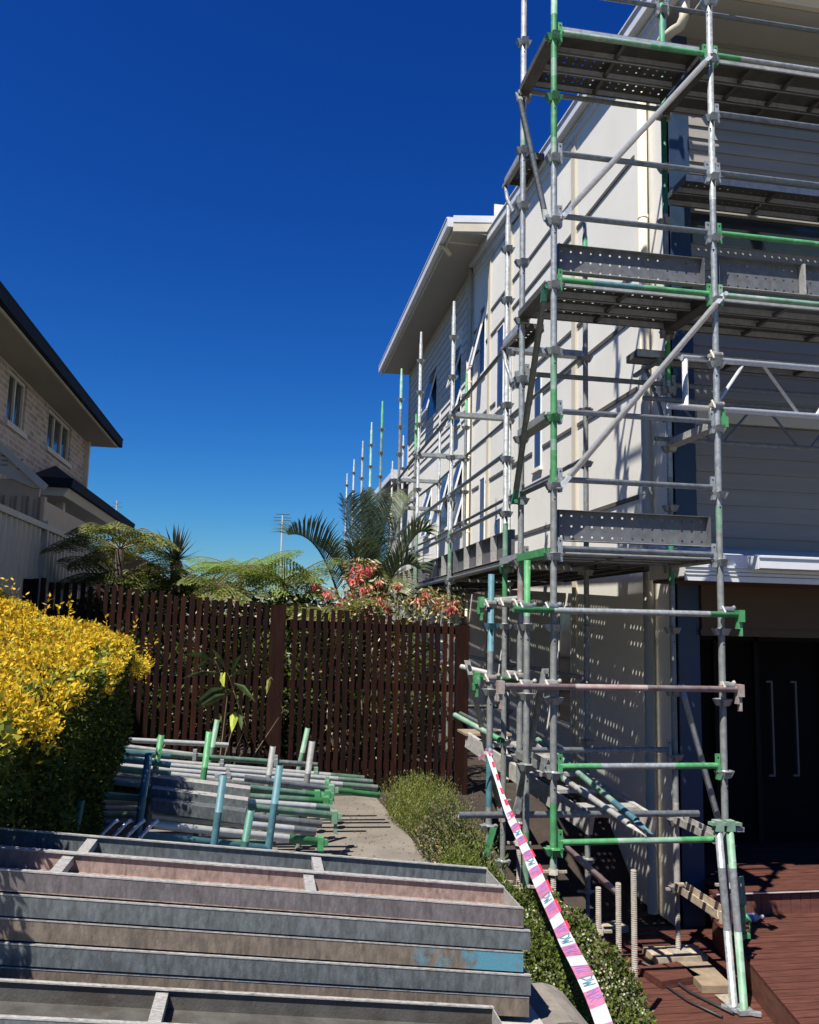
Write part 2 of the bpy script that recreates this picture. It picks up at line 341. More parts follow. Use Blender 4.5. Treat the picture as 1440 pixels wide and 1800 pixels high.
# ------------------------------------------------------------ cream house
XW=3.64; YF=7.0
H=thing('cream_house','tall two storey cream rendered house with grey weatherboard front and navy corner','house',(4.5,10,-.9))
def openings_wall(mb,X,y0,y1,z0,z1,holes,m,th=.12):
    ysn=sorted({y0,y1}|{a for h in holes for a in h[:2]}); zsn=sorted({z0,z1}|{a for h in holes for a in h[2:]})
    for a,b in zip(ysn,ysn[1:]):
        for c,dd in zip(zsn,zsn[1:]):
            ym,zm=(a+b)/2,(c+dd)/2
            if any(h[0]<ym<h[1] and h[2]<zm<h[3] for h in holes): continue
            mb.face([(X,a,c),(X,a,dd),(X,b,dd),(X,b,c)],m)
    for h in holes:
        a,b,c,dd=h
        mb.face([(X,a,c),(X+th,a,c),(X+th,a,dd),(X,a,dd)],m); mb.face([(X,b,c),(X+th,b,c),(X+th,b,dd),(X,b,dd)],m)
        mb.face([(X,a,c),(X,b,c),(X+th,b,c),(X+th,a,c)],m); mb.face([(X,a,dd),(X,b,dd),(X+th,b,dd),(X+th,a,dd)],m)
wins=[(10.74,11.06,3.80,5.12),(12.62,13.02,5.15,6.52),(13.70,14.05,3.05,4.18),(15.35,16.05,3.42,4.85),(13.80,14.16,6.05,7.3),(18.0,19.0,6.35,7.5),(18.4,19.1,3.6,4.75),(16.6,17.4,3.6,4.75),(15.6,16.2,5.55,7.2),(12.7,13.0,2.75,3.35),(9.6,10.05,.5,1.9)]
wm=MB(); openings_wall(wm,XW,YF,21.6,-.9,8.0,[w for w in wins if w[3]<=8],render_w)
wm.face([(XW,YF,8.0),(XW,YF,7.86),(XW,14.6,8.36),(XW,14.6,8.0)],render_w)
wm.face([(XW,14.6,8.0),(XW,14.6,8.4),(XW,21.6,8.4),(XW,21.6,8.0)],render_w)
wm.face([(XW,21.6,-.9),(XW,21.6,8.4),(XW+7,21.6,8.4),(XW+7,21.6,-.9)],render_w)
part('side_wall',wm,H)
wm=MB() # black sheet behind the openings, standing in for unlit rooms
wm.box((XW+.25,YF+.3,-.9),(XW+.27,21.5,7.8),black); part('dark_backing',wm,H)
for i,w in enumerate(wins):
    a,b,c,dd=w; f=MB(); t=.022
    f.box((XW-.012,a,c),(XW+.04,a+t,dd),winwhite); f.box((XW-.012,b-t,c),(XW+.04,b,dd),winwhite); f.box((XW-.012,a+t,c),(XW+.04,b-t,c+t),winwhite); f.box((XW-.012,a+t,dd-t),(XW+.04,b-t,dd),winwhite)
    fr=part('window',f,H); 
    gp=MB(); gp.box((XW-.004,a+t,c+t),(XW+.004,b-t,dd-t),bluewin if i in (0,1,2,9) else glass); part('pane',gp,fr)
    if i in (3,5,6,7,8,4):
        # open awning sash, hinged at the top, kicked out at the foot
        o=MB(); zo=c+.08; ang=.28*(dd-zo); n=2 if i in(3,8,6) else 1
        for q in range(n):
            zt=dd-.03-(dd-c)*.5*q; zb=zt-(dd-c)*(.46 if n==2 else .9); kx=XW-.02-(zt-zb)*.2
            for yy in (a+.03,b-.06): o.bar((XW+.02,yy+.015,zt),(kx,yy+.015,zb),.03,.03,winwhite,up=(0,1,0))
            o.bar((kx,a+.03,zb),(kx,b-.03,zb),.03,.03,winwhite); o.bar((XW+.02,a+.03,zt),(XW+.02,b-.03,zt),.03,.03,winwhite)
            o.face([(XW+.02,a+.05,zt-.01),(kx,a+.05,zb+.01),(kx,b-.05,zb+.01),(XW+.02,b-.05,zt-.01)],glass)
        part('open_sash',o,fr)
    s=MB(); s.box((XW-.04,a-.04,c-.045),(XW+.0,b+.04,c-.004),render_w); part('sill',s,fr)
# thin dark brown strips on the render, and pilasters
pil=[(9.40,9.53),(12.15,12.27),(13.42,13.55)]
for j,(a,b) in enumerate(pil):
    s=MB(); s.box((XW-.028,a,-.9),(XW+.01,b,7.95+.03*j),cream); part('pilaster',s,H)
spans=[(7.72,9.40),(9.53,12.15),(12.27,13.42),(13.55,14.62)]
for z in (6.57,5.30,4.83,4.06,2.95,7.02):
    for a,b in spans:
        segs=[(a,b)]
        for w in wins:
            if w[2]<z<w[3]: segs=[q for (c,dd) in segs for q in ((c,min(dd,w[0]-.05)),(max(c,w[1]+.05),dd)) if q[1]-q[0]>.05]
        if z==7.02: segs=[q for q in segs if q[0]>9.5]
        for c,dd in segs: s=MB(); s.box((XW-.016,c+.02,z-.022),(XW+.004,dd-.02,z+.022),stripd); part('dark_strip',s,H)
# lower string of strips toward the far end
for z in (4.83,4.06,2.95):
    s=MB(); s.box((XW-.016,14.9,z-.02),(XW+.004,15.25,z+.02),stripd); part('dark_strip',s,H); s=MB(); s.box((XW-.016,16.25,z-.02),(XW+.004,16.5,z+.02),stripd); part('dark_strip',s,H)
# parapet gutter over the near wall (falls to the front)
s=MB()
def rake(mb,dx0,dx1,dz0,dz1,m,ya=YF-.45,yb=14.6):
    za=7.86+(ya-YF)*.0655; zb=7.86+(yb-YF)*.0655
    mb.hexa([(XW+dx0,ya,za+dz0),(XW+dx1,ya,za+dz0),(XW+dx1,yb,zb+dz0),(XW+dx0,yb,zb+dz0),(XW+dx0,ya,za+dz1),(XW+dx1,ya,za+dz1),(XW+dx1,yb,zb+dz1),(XW+dx0,yb,zb+dz1)],m)
rake(s,-.13,-.115,-.06,.09,white); rake(s,-.115,.05,-.06,-.045,white); rake(s,-.15,-.13,.075,.095,white); rake(s,-.03,.03,-.20,-.062,white); rake(s,-.045,-.032,-.12,-.105,white)
part('eaves_gutter',s,H)
s=MB(); rake(s,-.02,6,.095,.13,white); part('front_roof',s,H)
# high rear section: eave, soffit, weatherboards
EX=2.90; ya,yb=13.25,21.9
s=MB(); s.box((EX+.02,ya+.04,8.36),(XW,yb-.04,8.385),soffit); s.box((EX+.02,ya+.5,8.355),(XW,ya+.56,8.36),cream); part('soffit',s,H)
s=MB(); s.box((EX+.005,ya,8.30),(EX+.02,yb,8.52),cream); part('fascia',s,H)
s=MB(); s.box((EX-.10,ya,8.38),(EX-.088,yb,8.54),white); s.box((EX-.088,ya,8.38),(EX+.004,yb,8.392),white); s.box((EX-.112,ya,8.53),(EX-.1,yb,8.55),white); s.box((EX-.1,ya-.015,8.38),(EX+.02,ya-.001,8.55),white); s.box((EX-.1,yb+.001,8.38),(EX+.02,yb+.015,8.55),white); part('gutter',s,H)
s=MB(); s.tube((EX-.04,13.95,8.38),(EX+.12,13.95,8.2),.045,cream); s.tube((EX-.04,13.95,8.34),(EX-.04,13.95,8.385),.05,cream); part('gutter_outlet',s,H)
s=MB(); s.hexa([(EX,ya,8.52),(9,ya,9.1),(9,yb,9.1),(EX,yb,8.52),(EX,ya,8.56),(9,ya,9.16),(9,yb,9.16),(EX,yb,8.56)],white); part('high_roof',s,H)
s=MB(); s.hexa([(EX,ya-.02,8.30),(9,ya-.02,8.85),(9,ya-.002,8.85),(EX,ya-.002,8.30),(EX,ya-.02,8.47),(9,ya-.02,9.05),(9,ya-.002,9.05),(EX,ya-.002,8.47)],cream); s.hexa([(EX,ya-.03,8.46),(9,ya-.03,9.04),(9,ya-.021,9.04),(EX,ya-.021,8.46),(EX,ya-.03,8.58),(9,ya-.03,9.17),(9,ya-.021,9.17),(EX,ya-.03,8.58)],white)
s.box((EX+.02,ya-.001,8.30),(XW+3,ya+.03,8.36),soffit); s.box((XW,ya+.03,7.9),(XW+6,ya+.06,8.9),render_w); part('bargeboard',s,H)
s=MB(); z=5.35
while z<8.34:
    for (c,dd) in ((14.85,15.52),(16.28,17.92),(19.08,21.6)) if 6.3<z<7.5 else (((14.85,15.52),(16.28,21.6)) if 5.5<z<=6.3 else ((14.85,21.6),)):
        s.hexa([(XW-.035,c,z),(XW,c,z),(XW,dd,z),(XW-.035,dd,z),(XW-.008,c,z+.17),(XW,c,z+.17),(XW,dd,z+.17),(XW-.008,dd,z+.17)],creamw)
    z+=.17
part('side_weatherboards',s,H)
s=MB(); s.box((XW-.05,21.5,5.3),(XW+.01,21.62,8.36),cream); part('corner_board',s,H)
def dpipe(y,z0,z1,pts=None):
    s=MB(); s.tube((XW-.07,y,z0),(XW-.07,y,z1),.048,cream,14)
    z=z0+1.0
    while z<z1: s.tube((XW-.07,y,z),(XW-.07,y,z+.03),.053,cream,14); s.box((XW-.07,y+.048,z),(XW,y+.058,z+.03),cream); z+=1.4
    if pts: s.path(pts,.048,cream,12)
    part('downpipe',s,H)
dpipe(14.70,-.5,8.33)
dpipe(7.42,-.88,7.05,[(XW-.07,7.42,7.05),(XW-.07,7.41,7.14),onY(1150,95,7.15),onY(1166,68,6.95),onY(1182,55,6.8),onY(1196,46,6.72),onY(1203,30,6.7),onY(1206,-30,6.7)])
# front elevation
s=MB(); s.box((XW,YF-.02,-.9),(XW+.20,YF+.1,7.5),navy); part('corner_trim',s,H)
def lap(mb,x0,x1,z0,z1,pitch,m,y=YF):
    z=z0
    while z<z1-.01:
        t=min(z+pitch,z1)
        mb.hexa([(x0,y-.022,z),(x1,y-.022,z),(x1,y+.02,z),(x0,y+.02,z),(x0,y-.004,t),(x1,y-.004,t),(x1,y+.02,t),(x0,y+.02,t)],m); z+=pitch
s=MB(); lap(s,XW+.205,7.4,2.34,3.55,.15,facade); lap(s,XW+.205,7.4,3.66,5.30,.125,facade); lap(s,XW+.205,7.4,5.62,7.42,.125,facade)
s.box((XW+.2,YF+.021,2.3),(7.4,YF+.1,5.30),facade); s.box((XW+.2,YF+.021,5.62),(7.4,YF+.1,7.42),facade); part('front_weatherboards',s,H)
s=MB(); s.box((XW+.205,YF+.03,5.30),(7.4,YF+.04,5.62),glass); part('window',s,H,'long dark slot window')
s=MB(); s.box((XW+.205,YF-.05,3.55),(7.4,YF+.02,3.66),cream); part('string_course',s,H)
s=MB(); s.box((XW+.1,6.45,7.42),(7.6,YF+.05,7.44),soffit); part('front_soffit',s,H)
s=MB(); s.box((XW-.0,6.38,7.42),(7.6,6.43,7.60),cream); s.box((XW-.02,6.27,7.50),(7.6,6.376,7.515),white); s.box((XW-.02,6.26,7.50),(7.6,6.27,7.63),white); part('front_gutter',s,H)
# porch roof edge, lintel, dark recess
yp=6.32; zb_=onY(1320,1024,yp).z; zt_=onY(1320,977,yp).z; xa_=onY(1205,1000,yp).x
s=MB(); s.hexa([(xa_,yp,zb_+.03),(7.4,yp,zb_+.03),(7.4,YF-.03,zb_+.03),(xa_,YF-.03,zb_+.03),(xa_,yp,zt_),(7.4,yp,zt_),(7.4,YF-.03,zt_+.12),(xa_,YF-.03,zt_+.12)],white)
h_=(zt_-zb_)
s.box((xa_-.01,yp-.014,zb_-.0),(7.4,yp-.001,zb_+h_*.48),white); s.box((xa_-.012,yp-.024,zb_+h_*.50),(7.4,yp-.001,zb_+h_*.60),white); s.box((xa_-.01,yp-.02,zb_+h_*.20),(7.4,yp-.0145,zb_+h_*.23),galvd); s.box((xa_-.01,yp-.02,zb_+h_*.34),(7.4,yp-.0145,zb_+h_*.365),galvd)
part('porch_flashing',s,H)
xg=onY(1330,1000,yp-.12).x
s=MB(); s.box((xg,yp-.16,zb_+h_*.50),(7.4,yp-.15,zb_+h_*.92),white); s.box((xg,yp-.15,zb_+h_*.50),(7.4,yp-.026,zb_+h_*.53),white); s.box((xg-.014,yp-.165,zb_+h_*.46),(xg-.001,yp-.026,zb_+h_*.95),white); s.box((xg,yp-.172,zb_+h_*.88),(7.4,yp-.161,zb_+h_*.95),white)
part('porch_gutter',s,H)
s=MB(); s.box((xa_+.02,yp+.01,zb_-.0),(7.4,YF-.06,zb_+.028),timber_c); part('porch_soffit',s,H)
s=MB(); s.box((XW+.21,YF-.05,1.60),(7.4,YF+.0,2.12),timber_c); s.box((XW+.19,YF-.065,1.60),(7.4,YF-.052,1.66),timber_c); part('porch_lintel',s,H)
s=MB(); s.box((XW+.2,YF+.1,1.9),(7.4,11,1.93),black); s.box((XW+.18,YF+.1,-.9),(XW+.2,11,1.9),black); s.box((XW+.2,10.98,-.9),(7.4,11,1.9),black); part('porch_recess',s,H)  # recess surfaces coloured black, standing in for the unlit interior
s=MB()
darkf=mat('door_frame_dark',(.011,.0105,.010),.7,spec=.15); handm=mat('door_handle_steel',(.085,.085,.085),.5)
for xx in (4.55,5.0,5.75,6.5):
    s.box((xx,8.0,-.45),(xx+.05,8.04,1.6),darkf)
s.box((4.3,8.0,1.55),(7.4,8.04,1.6),darkf)
for xx in (5.15,5.42):
    s.box((xx,7.95,.2),(xx+.02,7.97,1.15),handm); s.box((xx-.05,7.95,1.13),(xx,7.97,1.15),handm); s.box((xx-.05,7.95,.2),(xx,7.97,.22),handm)
s.box((4.3,8.05,-.47),(7.4,8.06,1.6),black)  # black sheet for the door glass, the dark interior put into its colour
part('glass_door',s,H)
# ------------------------------------------------------------ far house beyond
s=thing('far_house','far white roofed house seen behind the palm past the scaffold','house',(4,32,-.5))
a=MB(); a.box((4.8,28.5,-.5),(9,33,6.4),soff2); part('wall',a,s)
a=MB(); a.box((4.13,28,6.52),(9,33,6.60),soff2); a.box((4.10,28,6.55),(4.13,33,6.72),white); a.box((4.10,27.97,6.55),(9,28.0,6.86),white); a.hexa([(4.1,28,6.72),(9,28,7.1),(9,33,7.1),(4.1,33,6.72),(4.1,28,6.76),(9,28,7.16),(9,33,7.16),(4.1,33,6.76)],white); part('roof',a,s)
# ------------------------------------------------------------ neighbour on the left
NH=thing('brick_house','two storey brick house with navy tiled eaves at the left edge','house',(-6,12,0))
XB=-3.55; wl_=[(12.0,12.9,4.30,5.02),(14.15,15.7,4.38,5.0)]
wl_=[]
def wpx(a,b): 
    pa=onX(*a,XB); pb=onX(*b,XB); return (min(pa.y,pb.y),max(pa.y,pb.y),min(pa.z,pb.z),max(pa.z,pb.z))
w1=(11.85,12.7,4.25,4.97); w2=(14.0,15.6,4.33,4.97)
a=MB()
def wallf(mb,X,y0,y1,z0,z1,holes,m):
    openings_wall(mb,X,y0,y1,z0,z1,holes,m,-.12)
wallf(a,XB,3,16.9,-.2,5.03,[w1,w2],brick); a.face([(XB,16.9,-.2),(XB,16.9,5.03),(XB-6,16.9,5.03),(XB-6,16.9,-.2)],brick)
part('brick_wall',a,NH)
a=MB(); a.box((XB-.3,3,0),(XB-.28,16.8,5.0),black); part('dark_backing',a,NH)  # black sheet standing in for the unlit rooms
for w,nn in ((w1,2),(w2,3)):
    a_,b_,c_,d_=w; f=MB(); t=.05
    f.box((XB-.09,a_,c_),(XB-.03,a_+t,d_),fasc2); f.box((XB-.09,b_-t,c_),(XB-.03,b_,d_),fasc2); f.box((XB-.09,a_+t,c_),(XB-.03,b_-t,c_+t),fasc2); f.box((XB-.09,a_+t,d_-t),(XB-.03,b_-t,d_),fasc2)
    for q in range(1,nn): yy=a_+(b_-a_)*q/nn; f.box((XB-.085,yy-.025,c_+t),(XB-.035,yy+.025,d_-t),fasc2)
    f.box((XB-.03,a_-.05,c_-.08),(XB+.04,b_+.05,c_-.003),fasc2)
    fr=part('window',f,NH); gg=MB(); gg.box((XB-.07,a_+t,c_+t),(XB-.064,b_-t,d_-t),glass); part('pane',gg,fr)
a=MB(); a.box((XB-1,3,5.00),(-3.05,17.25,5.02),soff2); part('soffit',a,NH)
a=MB(); a.box((-3.06,3,5.01),(-3.03,17.28,5.09),fasc2); a.box((XB-3,17.25,5.00),(-3.03,17.28,5.09),fasc2); part('fascia',a,NH)
a=MB(); a.box((-3.03,3,5.03),(-2.96,17.4,5.16),roofd); a.hexa([(-2.97,3,5.161),(-9,3,7.3),(-9,11.4,7.3),(-2.97,17.4,5.161),(-2.95,3,5.20),(-9,3,7.4),(-9,11.4,7.4),(-2.95,17.42,5.20)],roofd); part('roof',a,NH)
a=MB(); a.box((XB,16.8,0),(XB+.08,16.9,5.0),fasc2); part('downpipe',a,NH)
# single storey wing with tiled hip
a=MB(); a.box((-3.4,12.2,2.6),(-2.0,19.0,2.62),soff2); part('low_soffit',a,NH)
LB=-3.5
c1=onX(232,915,-2.95); c0=onX(168,872,-2.95)
Lz=3.55
a=MB()
a.hexa([(-5,13.2,Lz-.12),(-3.05,13.2,Lz-.12),(-3.05,19.1,Lz-.12),(-5,19.1,Lz-.12),(-5,13.2,Lz),(-2.98,13.2,Lz),(-2.98,19.2,Lz),(-5,19.2,Lz)],fasc2)
part('low_eave',a,NH)
a=MB(); 
a.hexa([(-5,13.1,Lz+.002),(-2.92,13.1,Lz+.002),(-2.92,19.3,Lz+.002),(-5,19.3,Lz+.002),(-5,13.1,Lz+.14),(-2.9,13.1,Lz+.14),(-2.9,19.35,Lz+.14),(-5,19.35,Lz+.14)],roofd)
a.hexa([(-5,13.1,Lz+.142),(-2.92,13.1,Lz+.142),(-2.92,19.3,Lz+.142),(-5,19.3,Lz+.142),(-5,14.8,Lz+.75),(-3.6,14.8,Lz+.62),(-3.6,18.4,Lz+.62),(-5,18.4,Lz+.75)],roofl)
part('low_roof',a,NH)
a=MB(); a.box((-3.35,14.0,0),(-3.22,14.13,Lz-.12),fasc2); part('post',a,NH)
a=MB(); a.box((-5,21.5,2.95),(-3.2,27,3.12),roofd); a.box((-5,21.6,2.85),(-3.25,26.9,2.948),fasc2); a.box((-5,22,0),(-3.6,26.5,2.85),soff2); part('rear_roof',a,NH)
a=MB(); q=Vector((-3.2,18.6,Lz+.3)); q=q-Vector((0,0,.2)); a.tube(q,q+Vector((0,0,.45)),.012,galvd,6); a.tube(q+Vector((-.12,0,.32)),q+Vector((.12,0,.32)),.006,galvd,6); a.tube(q+Vector((-.08,0,.4)),q+Vector((.1,0,.42)),.006,galvd,6); a.tube(q+Vector((0,-.1,.38)),q+Vector((0,.1,.38)),.006,galvd,6)
part('aerial',a,NH)
# shed gable
SH=thing('garden_shed','small shed with a vented white gable above the steel fence','shed',(-3.2,9.5,0))
P=lambda x,y:onY(x,y,10.2)
a=MB(); g0=P(-70,720); g1=P(80,858); g2=P(-90,800)
a.prism([P(-60,735),P(78,858),P(60,858),P(-60,806)],(0,.05,0),shedw); 
pp=part('gable',a,SH)
a=MB(); a.bar(P(-60,728)-Vector((0,.03,0)),P(81,858)-Vector((0,.03,0)),.08,.05,shedw,up=(0,1,0)); part('barge',a,SH)
for cx_ in (2,30):
    a=MB()
    for q in range(3): c=P(cx_,802+q*8+cx_*.25)-Vector((0,.012,0)); a.box(c,c+Vector((.07,.01,.02)),galvd)
    part('vent',a,SH)
a=MB(); x0=P(-60,850).x; x1=P(66,880).x; x=x0
while x<x1:
    a.hexa([(x,10.24,0),(x+.05,10.18,0),(x+.09,10.18,0),(x+.10,10.24,0),(x,10.24,3.0),(x+.05,10.18,3.0),(x+.09,10.18,3.0),(x+.10,10.24,3.0)],shedm); x+=.13
a.box((x0,10.245,0),(x1,10.3,3.2),shedm)
part('cladding',a,SH)
a=MB(); a.box((x0,10.3,0),(x1,13,3.0),shedm); part('body',a,SH)
# steel sheet fence along the left boundary
SF=thing('steel_fence','grey beige ribbed steel sheet fence along the left boundary','fence',(-2.4,8,0))
z1=2.62
for (ya_,yb_,zz) in ((3.0,5.2,z1),(5.25,7.4,z1),(7.45,9.6,z1),(9.65,12.0,z1),(12.05,14.4,z1)):
    a=MB(); y=ya_
    while y<yb_-.1:
        a.prism([(-2.40,y,-.2),(-2.37,y+.03,-.2),(-2.37,y+.07,-.2),(-2.40,y+.10,-.2),(-2.40,y+.17,-.2),(-2.41,y+.17,-.2),(-2.41,y,-.2)],(0,0,zz+.16),colorb); y+=.172
    part('sheet_panel',a,SF)
    a=MB(); a.box((-2.43,ya_,zz-.06),(-2.35,yb_,zz),colorb); part('top_rail',a,SF)
for y in (5.2,7.4,9.6,12.0):
    a=MB(); a.box((-2.45,y,-.2),(-2.35,y+.055,2.66),colorb); part('post',a,SF)
# ------------------------------------------------------------ timber picket fence
FM=[fence_m,fence_m,mat('fence_stain_red',(.030,.0095,.006),.8,0,.45,5,(.045,.016,.010),.56,.2,.2,90,stretch=(6,6,.8),spec=.12),mat('fence_stain_dark',(.011,.0045,.0035),.8,0,.45,5,(.02,.008,.006),.56,.2,.2,90,stretch=(6,6,.8),spec=.12)]
PF=thing('picket_fence','dark brown stained timber picket fence across the path','fence',(0,9,-.1))
YP=9.0
def ftop(x): return 2.0-(x+2.3)*.082
def fb(x): return -.10
x=-2.3; i=0
while x<2.06:
    if not(.06<x<.27):
        a=MB(); h=ftop(x)+U(-.025,.025); w=U(.040,.052); l=U(-.006,.006); y0=YP-.02+U(-.004,.004)
        a.hexa([(x,y0,fb(x)+.03),(x+w,y0,fb(x)+.03),(x+w,y0+.018,fb(x)+.03),(x,y0+.018,fb(x)+.03),(x+l,y0,h),(x+w+l,y0,h),(x+w+l,y0+.018,h),(x+l,y0+.018,h)],random.choice(FM))
        part('picket',a,PF)
    x+=U(.074,.080); i+=1
for (a_,b_) in ((-2.33,.07),(.25,2.12)):
    for z in (.18,1.0,1.62):
        a=MB(); a.hexa([(a_,YP+.002,z-.04-.02*a_),(b_,YP+.002,z-.04-.02*b_),(b_,YP+.04,z-.04-.02*b_),(a_,YP+.04,z-.04-.02*a_),(a_,YP+.002,z+.04-.02*a_),(b_,YP+.002,z+.04-.02*b_),(b_,YP+.04,z+.04-.02*b_),(a_,YP+.04,z+.04-.02*a_)],fence_m); part('rail',a,PF)
for (x0_,x1_,h) in ((.08,.24,1.805),(2.09,2.22,1.64),(-2.38,-2.30,2.0)):
    a=MB(); a.box((x0_,YP-.05,-.2),(x1_,YP+.06,h),fence_m); part('post',a,PF)
# ------------------------------------------------------------ scaffold pieces
def NZ(k): return .155+.498*k
def node_mesh(m,name):
    b=MB(); b.tube((0,0,-.02),(0,0,.02),.0275,m,12)
    for a in range(4):
        c,s_=math.cos(a*math.pi/2),math.sin(a*math.pi/2)
        def T(r,w,z): return (c*r-s_*w,s_*r+c*w,z)
        b.hexa([T(.024,-.018,-.034),T(.044,-.018,-.034),T(.044,.018,-.034),T(.024,.018,-.034),T(.024,-.03,.014),T(.066,-.03,.014),T(.066,.03,.014),T(.024,.03,.014)],m)
    return b.mesh(name)
NODE={m:node_mesh(m,'coupling') for m in (galv,galvd,green,mint,blue,dgreen,redox)}
def node(st,x,y,z,m):
    o=bpy.data.objects.new('coupling',NODE[m]); COL.objects.link(o); o.parent=st; o.location=Vector((x,y,z))-wl(st)
def standard(par,x,y,z0,z1,segs,ks,nm=galv,nms=None,spig=.0,top=None,label=None,lean=(0,0),r=.0242):
    """tube from z0 to z1; segs = [(z_from_top, material), ...] going down"""
    b=MB(); zs=[z1]+[s[0] for s in segs[1:]]+[z0]
    f=lambda z:(x+lean[0]*(z-2),y+lean[1]*(z-2),z)
    for i,s in enumerate(segs):
        a,c=zs[i],zs[i+1]
        if a-c>.01: b.tube(f(c),f(a),r,s[1],14,cap=(i==0))
    if spig: b.tube(f(z1),f(z1+.03),.0242,top or galv,14,r2=.019); b.tube(f(z1+.03),f(z1+spig),.019,top or galv,12,r2=.017)
    # dark locating holes
    for k in ks[::2]: 
        z=NZ(k)-.10
        if z0<z<z1: b.tube((x,y-r-.0008,z),(x,y-r+.004,z),.006,black,8)
    st=part('standard',b,par,label)
    for k in ks: 
        if z0-.02<NZ(k)<z1+.02: node(st,*f(NZ(k)),(nms or {}).get(k,nm))
    return st
def jack(par,x,y,z0,zt,m=None,nut=None,col=jackm):
    b=MB(); b.tube((x,y,z0),(x,y,zt),.0165,col,12)
    z=z0+.02
    while z<zt: b.tube((x,y,z),(x,y,z+.008),.0195,col,12,r2=.0165); z+=.013
    nz=nut if nut is not None else zt-.04
    b.tube((x,y,nz),(x,y,nz+.035),.034,col,8); b.bar((x-.09,y+.01,nz+.018),(x+.09,y-.01,nz+.018),.022,.016,col)
    b.box((x-.075,y-.075,z0-.006),(x+.075,y+.075,z0),col)
    return part('base_jack',b,par) if par else b
def ledger(par,p,q,m,me=None,z_off=.048,r=.0215,label=None,name='ledger',mix=None,over=(0,0)):
    p=Vector(p);q=Vector(q);d=(q-p).normalized(); u=Vector((0,0,z_off)); me=me or m
    a=p+d*.05+u; c=q-d*.05+u; b=MB(); L=(c-a).length
    if mix:                                   # painted ends, bare middle
        t0,t1=mix; b.tube(a,a+d*L*t0,r,me,12,cap=False); b.tube(a+d*L*t0,a+d*L*t1,r,m,12,cap=False); b.tube(a+d*L*t1,c,r,me,12,cap=False)
    else: b.tube(a,c,r,m,12)
    for e,s_ in ((p,1),(q,-1)):
        c0=e+d*s_*.047
        b.bar(c0+Vector((0,0,-.045)),c0+Vector((0,0,.062)),.046,.012 if abs(d.z)>.5 else .022,me,up=d)
        b.bar(c0+Vector((0,0,.0)),c0+Vector((0,0,.13)),.014,.034,me,up=d)
        b.tube(c0+Vector((0,0,.105))-d.cross(Vector((0,0,1)))*.009,c0+Vector((0,0,.105))+d.cross(Vector((0,0,1)))*.009,.006,black,8)
    return part(name,b,par,label)
def brace(par,p,q,m=alu,r=.0225,label=None,me=None):
    p=Vector(p);q=Vector(q);d=(q-p).normalized(); me=me or m; b=MB()
    b.tube(p+d*.10,q-d*.10,r,m,14)
    for e,s_ in ((p,1),(q,-1)):
        b.hexa([e+d*s_*.10+o for o in (Vector((-.019,-.019,-.0)),Vector((.019,-.019,0)),Vector((.019,.019,0)),Vector((-.019,.019,0)))]+[e+d*s_*(-.02)+o for o in (Vector((-.026,-.005,-.0)),Vector((.026,-.005,0)),Vector((.026,.005,0)),Vector((-.026,.005,0)))],me)
        b.tube(e+Vector((0,-.03,0)),e+Vector((0,.03,0)),.011,me,8); b.tube(e+Vector((0,-.04,0)),e+Vector((0,-.028,0)),.018,me,6)
    return part('brace',b,par,label)
def coupler(par,p,m=galv,s=1.0):
    b=MB(); x,y,z=p
    b.tube((x,y,z-.03),(x,y,z+.03),.034*s,m,10); b.tube((x-.032,y-.04,z),(x+.032,y-.04,z),.033*s,m,10)
    b.tube((x+.03,y+.01,z+.01),(x+.075,y-.01,z+.03),.008,m,8); b.tube((x-.03,y-.06,z-.02),(x-.06,y-.065,z+.035),.008,m,8)
    b.tube((x+.055,y-.01,z+.02),(x+.07,y-.015,z+.03),.016,m,6); b.box((x-.06,y-.055,z-.012),(x-.035,y-.02,z+.012),m)
    return part('coupler',b,par)
def perf(b,O,ux,uy,L,Wd,nx,ny,m,r=.009,thick=None):
    """flat sheet with real round holes; O corner, ux/uy unit vectors"""
    O=Vector(O);ux=Vector(ux);uy=Vector(uy);cw=L/nx;ch=Wd/ny;i=b.k(m);H8=[(math.cos(math.pi/4*q),math.sin(math.pi/4*q)) for q in range(8)]
    SQ=[(1,0),(1,1),(0,1),(-1,1),(-1,0),(-1,-1),(0,-1),(1,-1)]
    for a in range(nx):
        for c in range(ny):
            cx_=(a+.5)*cw; cy_=(c+.5)*ch; s0=len(b.v)
            for q in range(8):
                b.v.append(tuple(O+ux*(cx_+SQ[q][0]*cw/2)+uy*(cy_+SQ[q][1]*ch/2))); b.v.append(tuple(O+ux*(cx_+H8[q][0]*r)+uy*(cy_+H8[q][1]*r)))
            for q in range(8):
                w=(q+1)%8; b.f.append((s0+2*q,s0+2*w,s0+2*w+1,s0+2*q+1)); b.mi.append(i); b.sm.append(False)
def plank_mesh(L,holes,m,me,ribs=()):
    """steel plank, origin at its left front lower corner, runs along X, 225 wide, 63 deep, open underneath"""
    b=MB(); Wd=.222
    if holes:
        b.box((0,0,.060),(L,.02,.063),m); b.box((0,Wd-.02,.060),(L,Wd,.063),m)
        perf(b,(0,.02,.0615),(1,0,0),(0,1,0),L,Wd-.04,int(L/.075),3,m)
    else: b.box((0,0,.060),(L,Wd,.063),m)
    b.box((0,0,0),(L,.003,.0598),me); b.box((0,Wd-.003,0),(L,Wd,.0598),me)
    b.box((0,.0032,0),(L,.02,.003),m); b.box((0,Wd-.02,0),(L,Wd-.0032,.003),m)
    b.box((0,.0032,.004),(.004,Wd-.0032,.0597),m); b.box((L-.004,.0032,.004),(L,Wd-.0032,.0597),m)
    for rx in ribs: b.box((rx,.0035,.01),(rx+.03,Wd-.0035,.035),m)
    return b
PLM={}
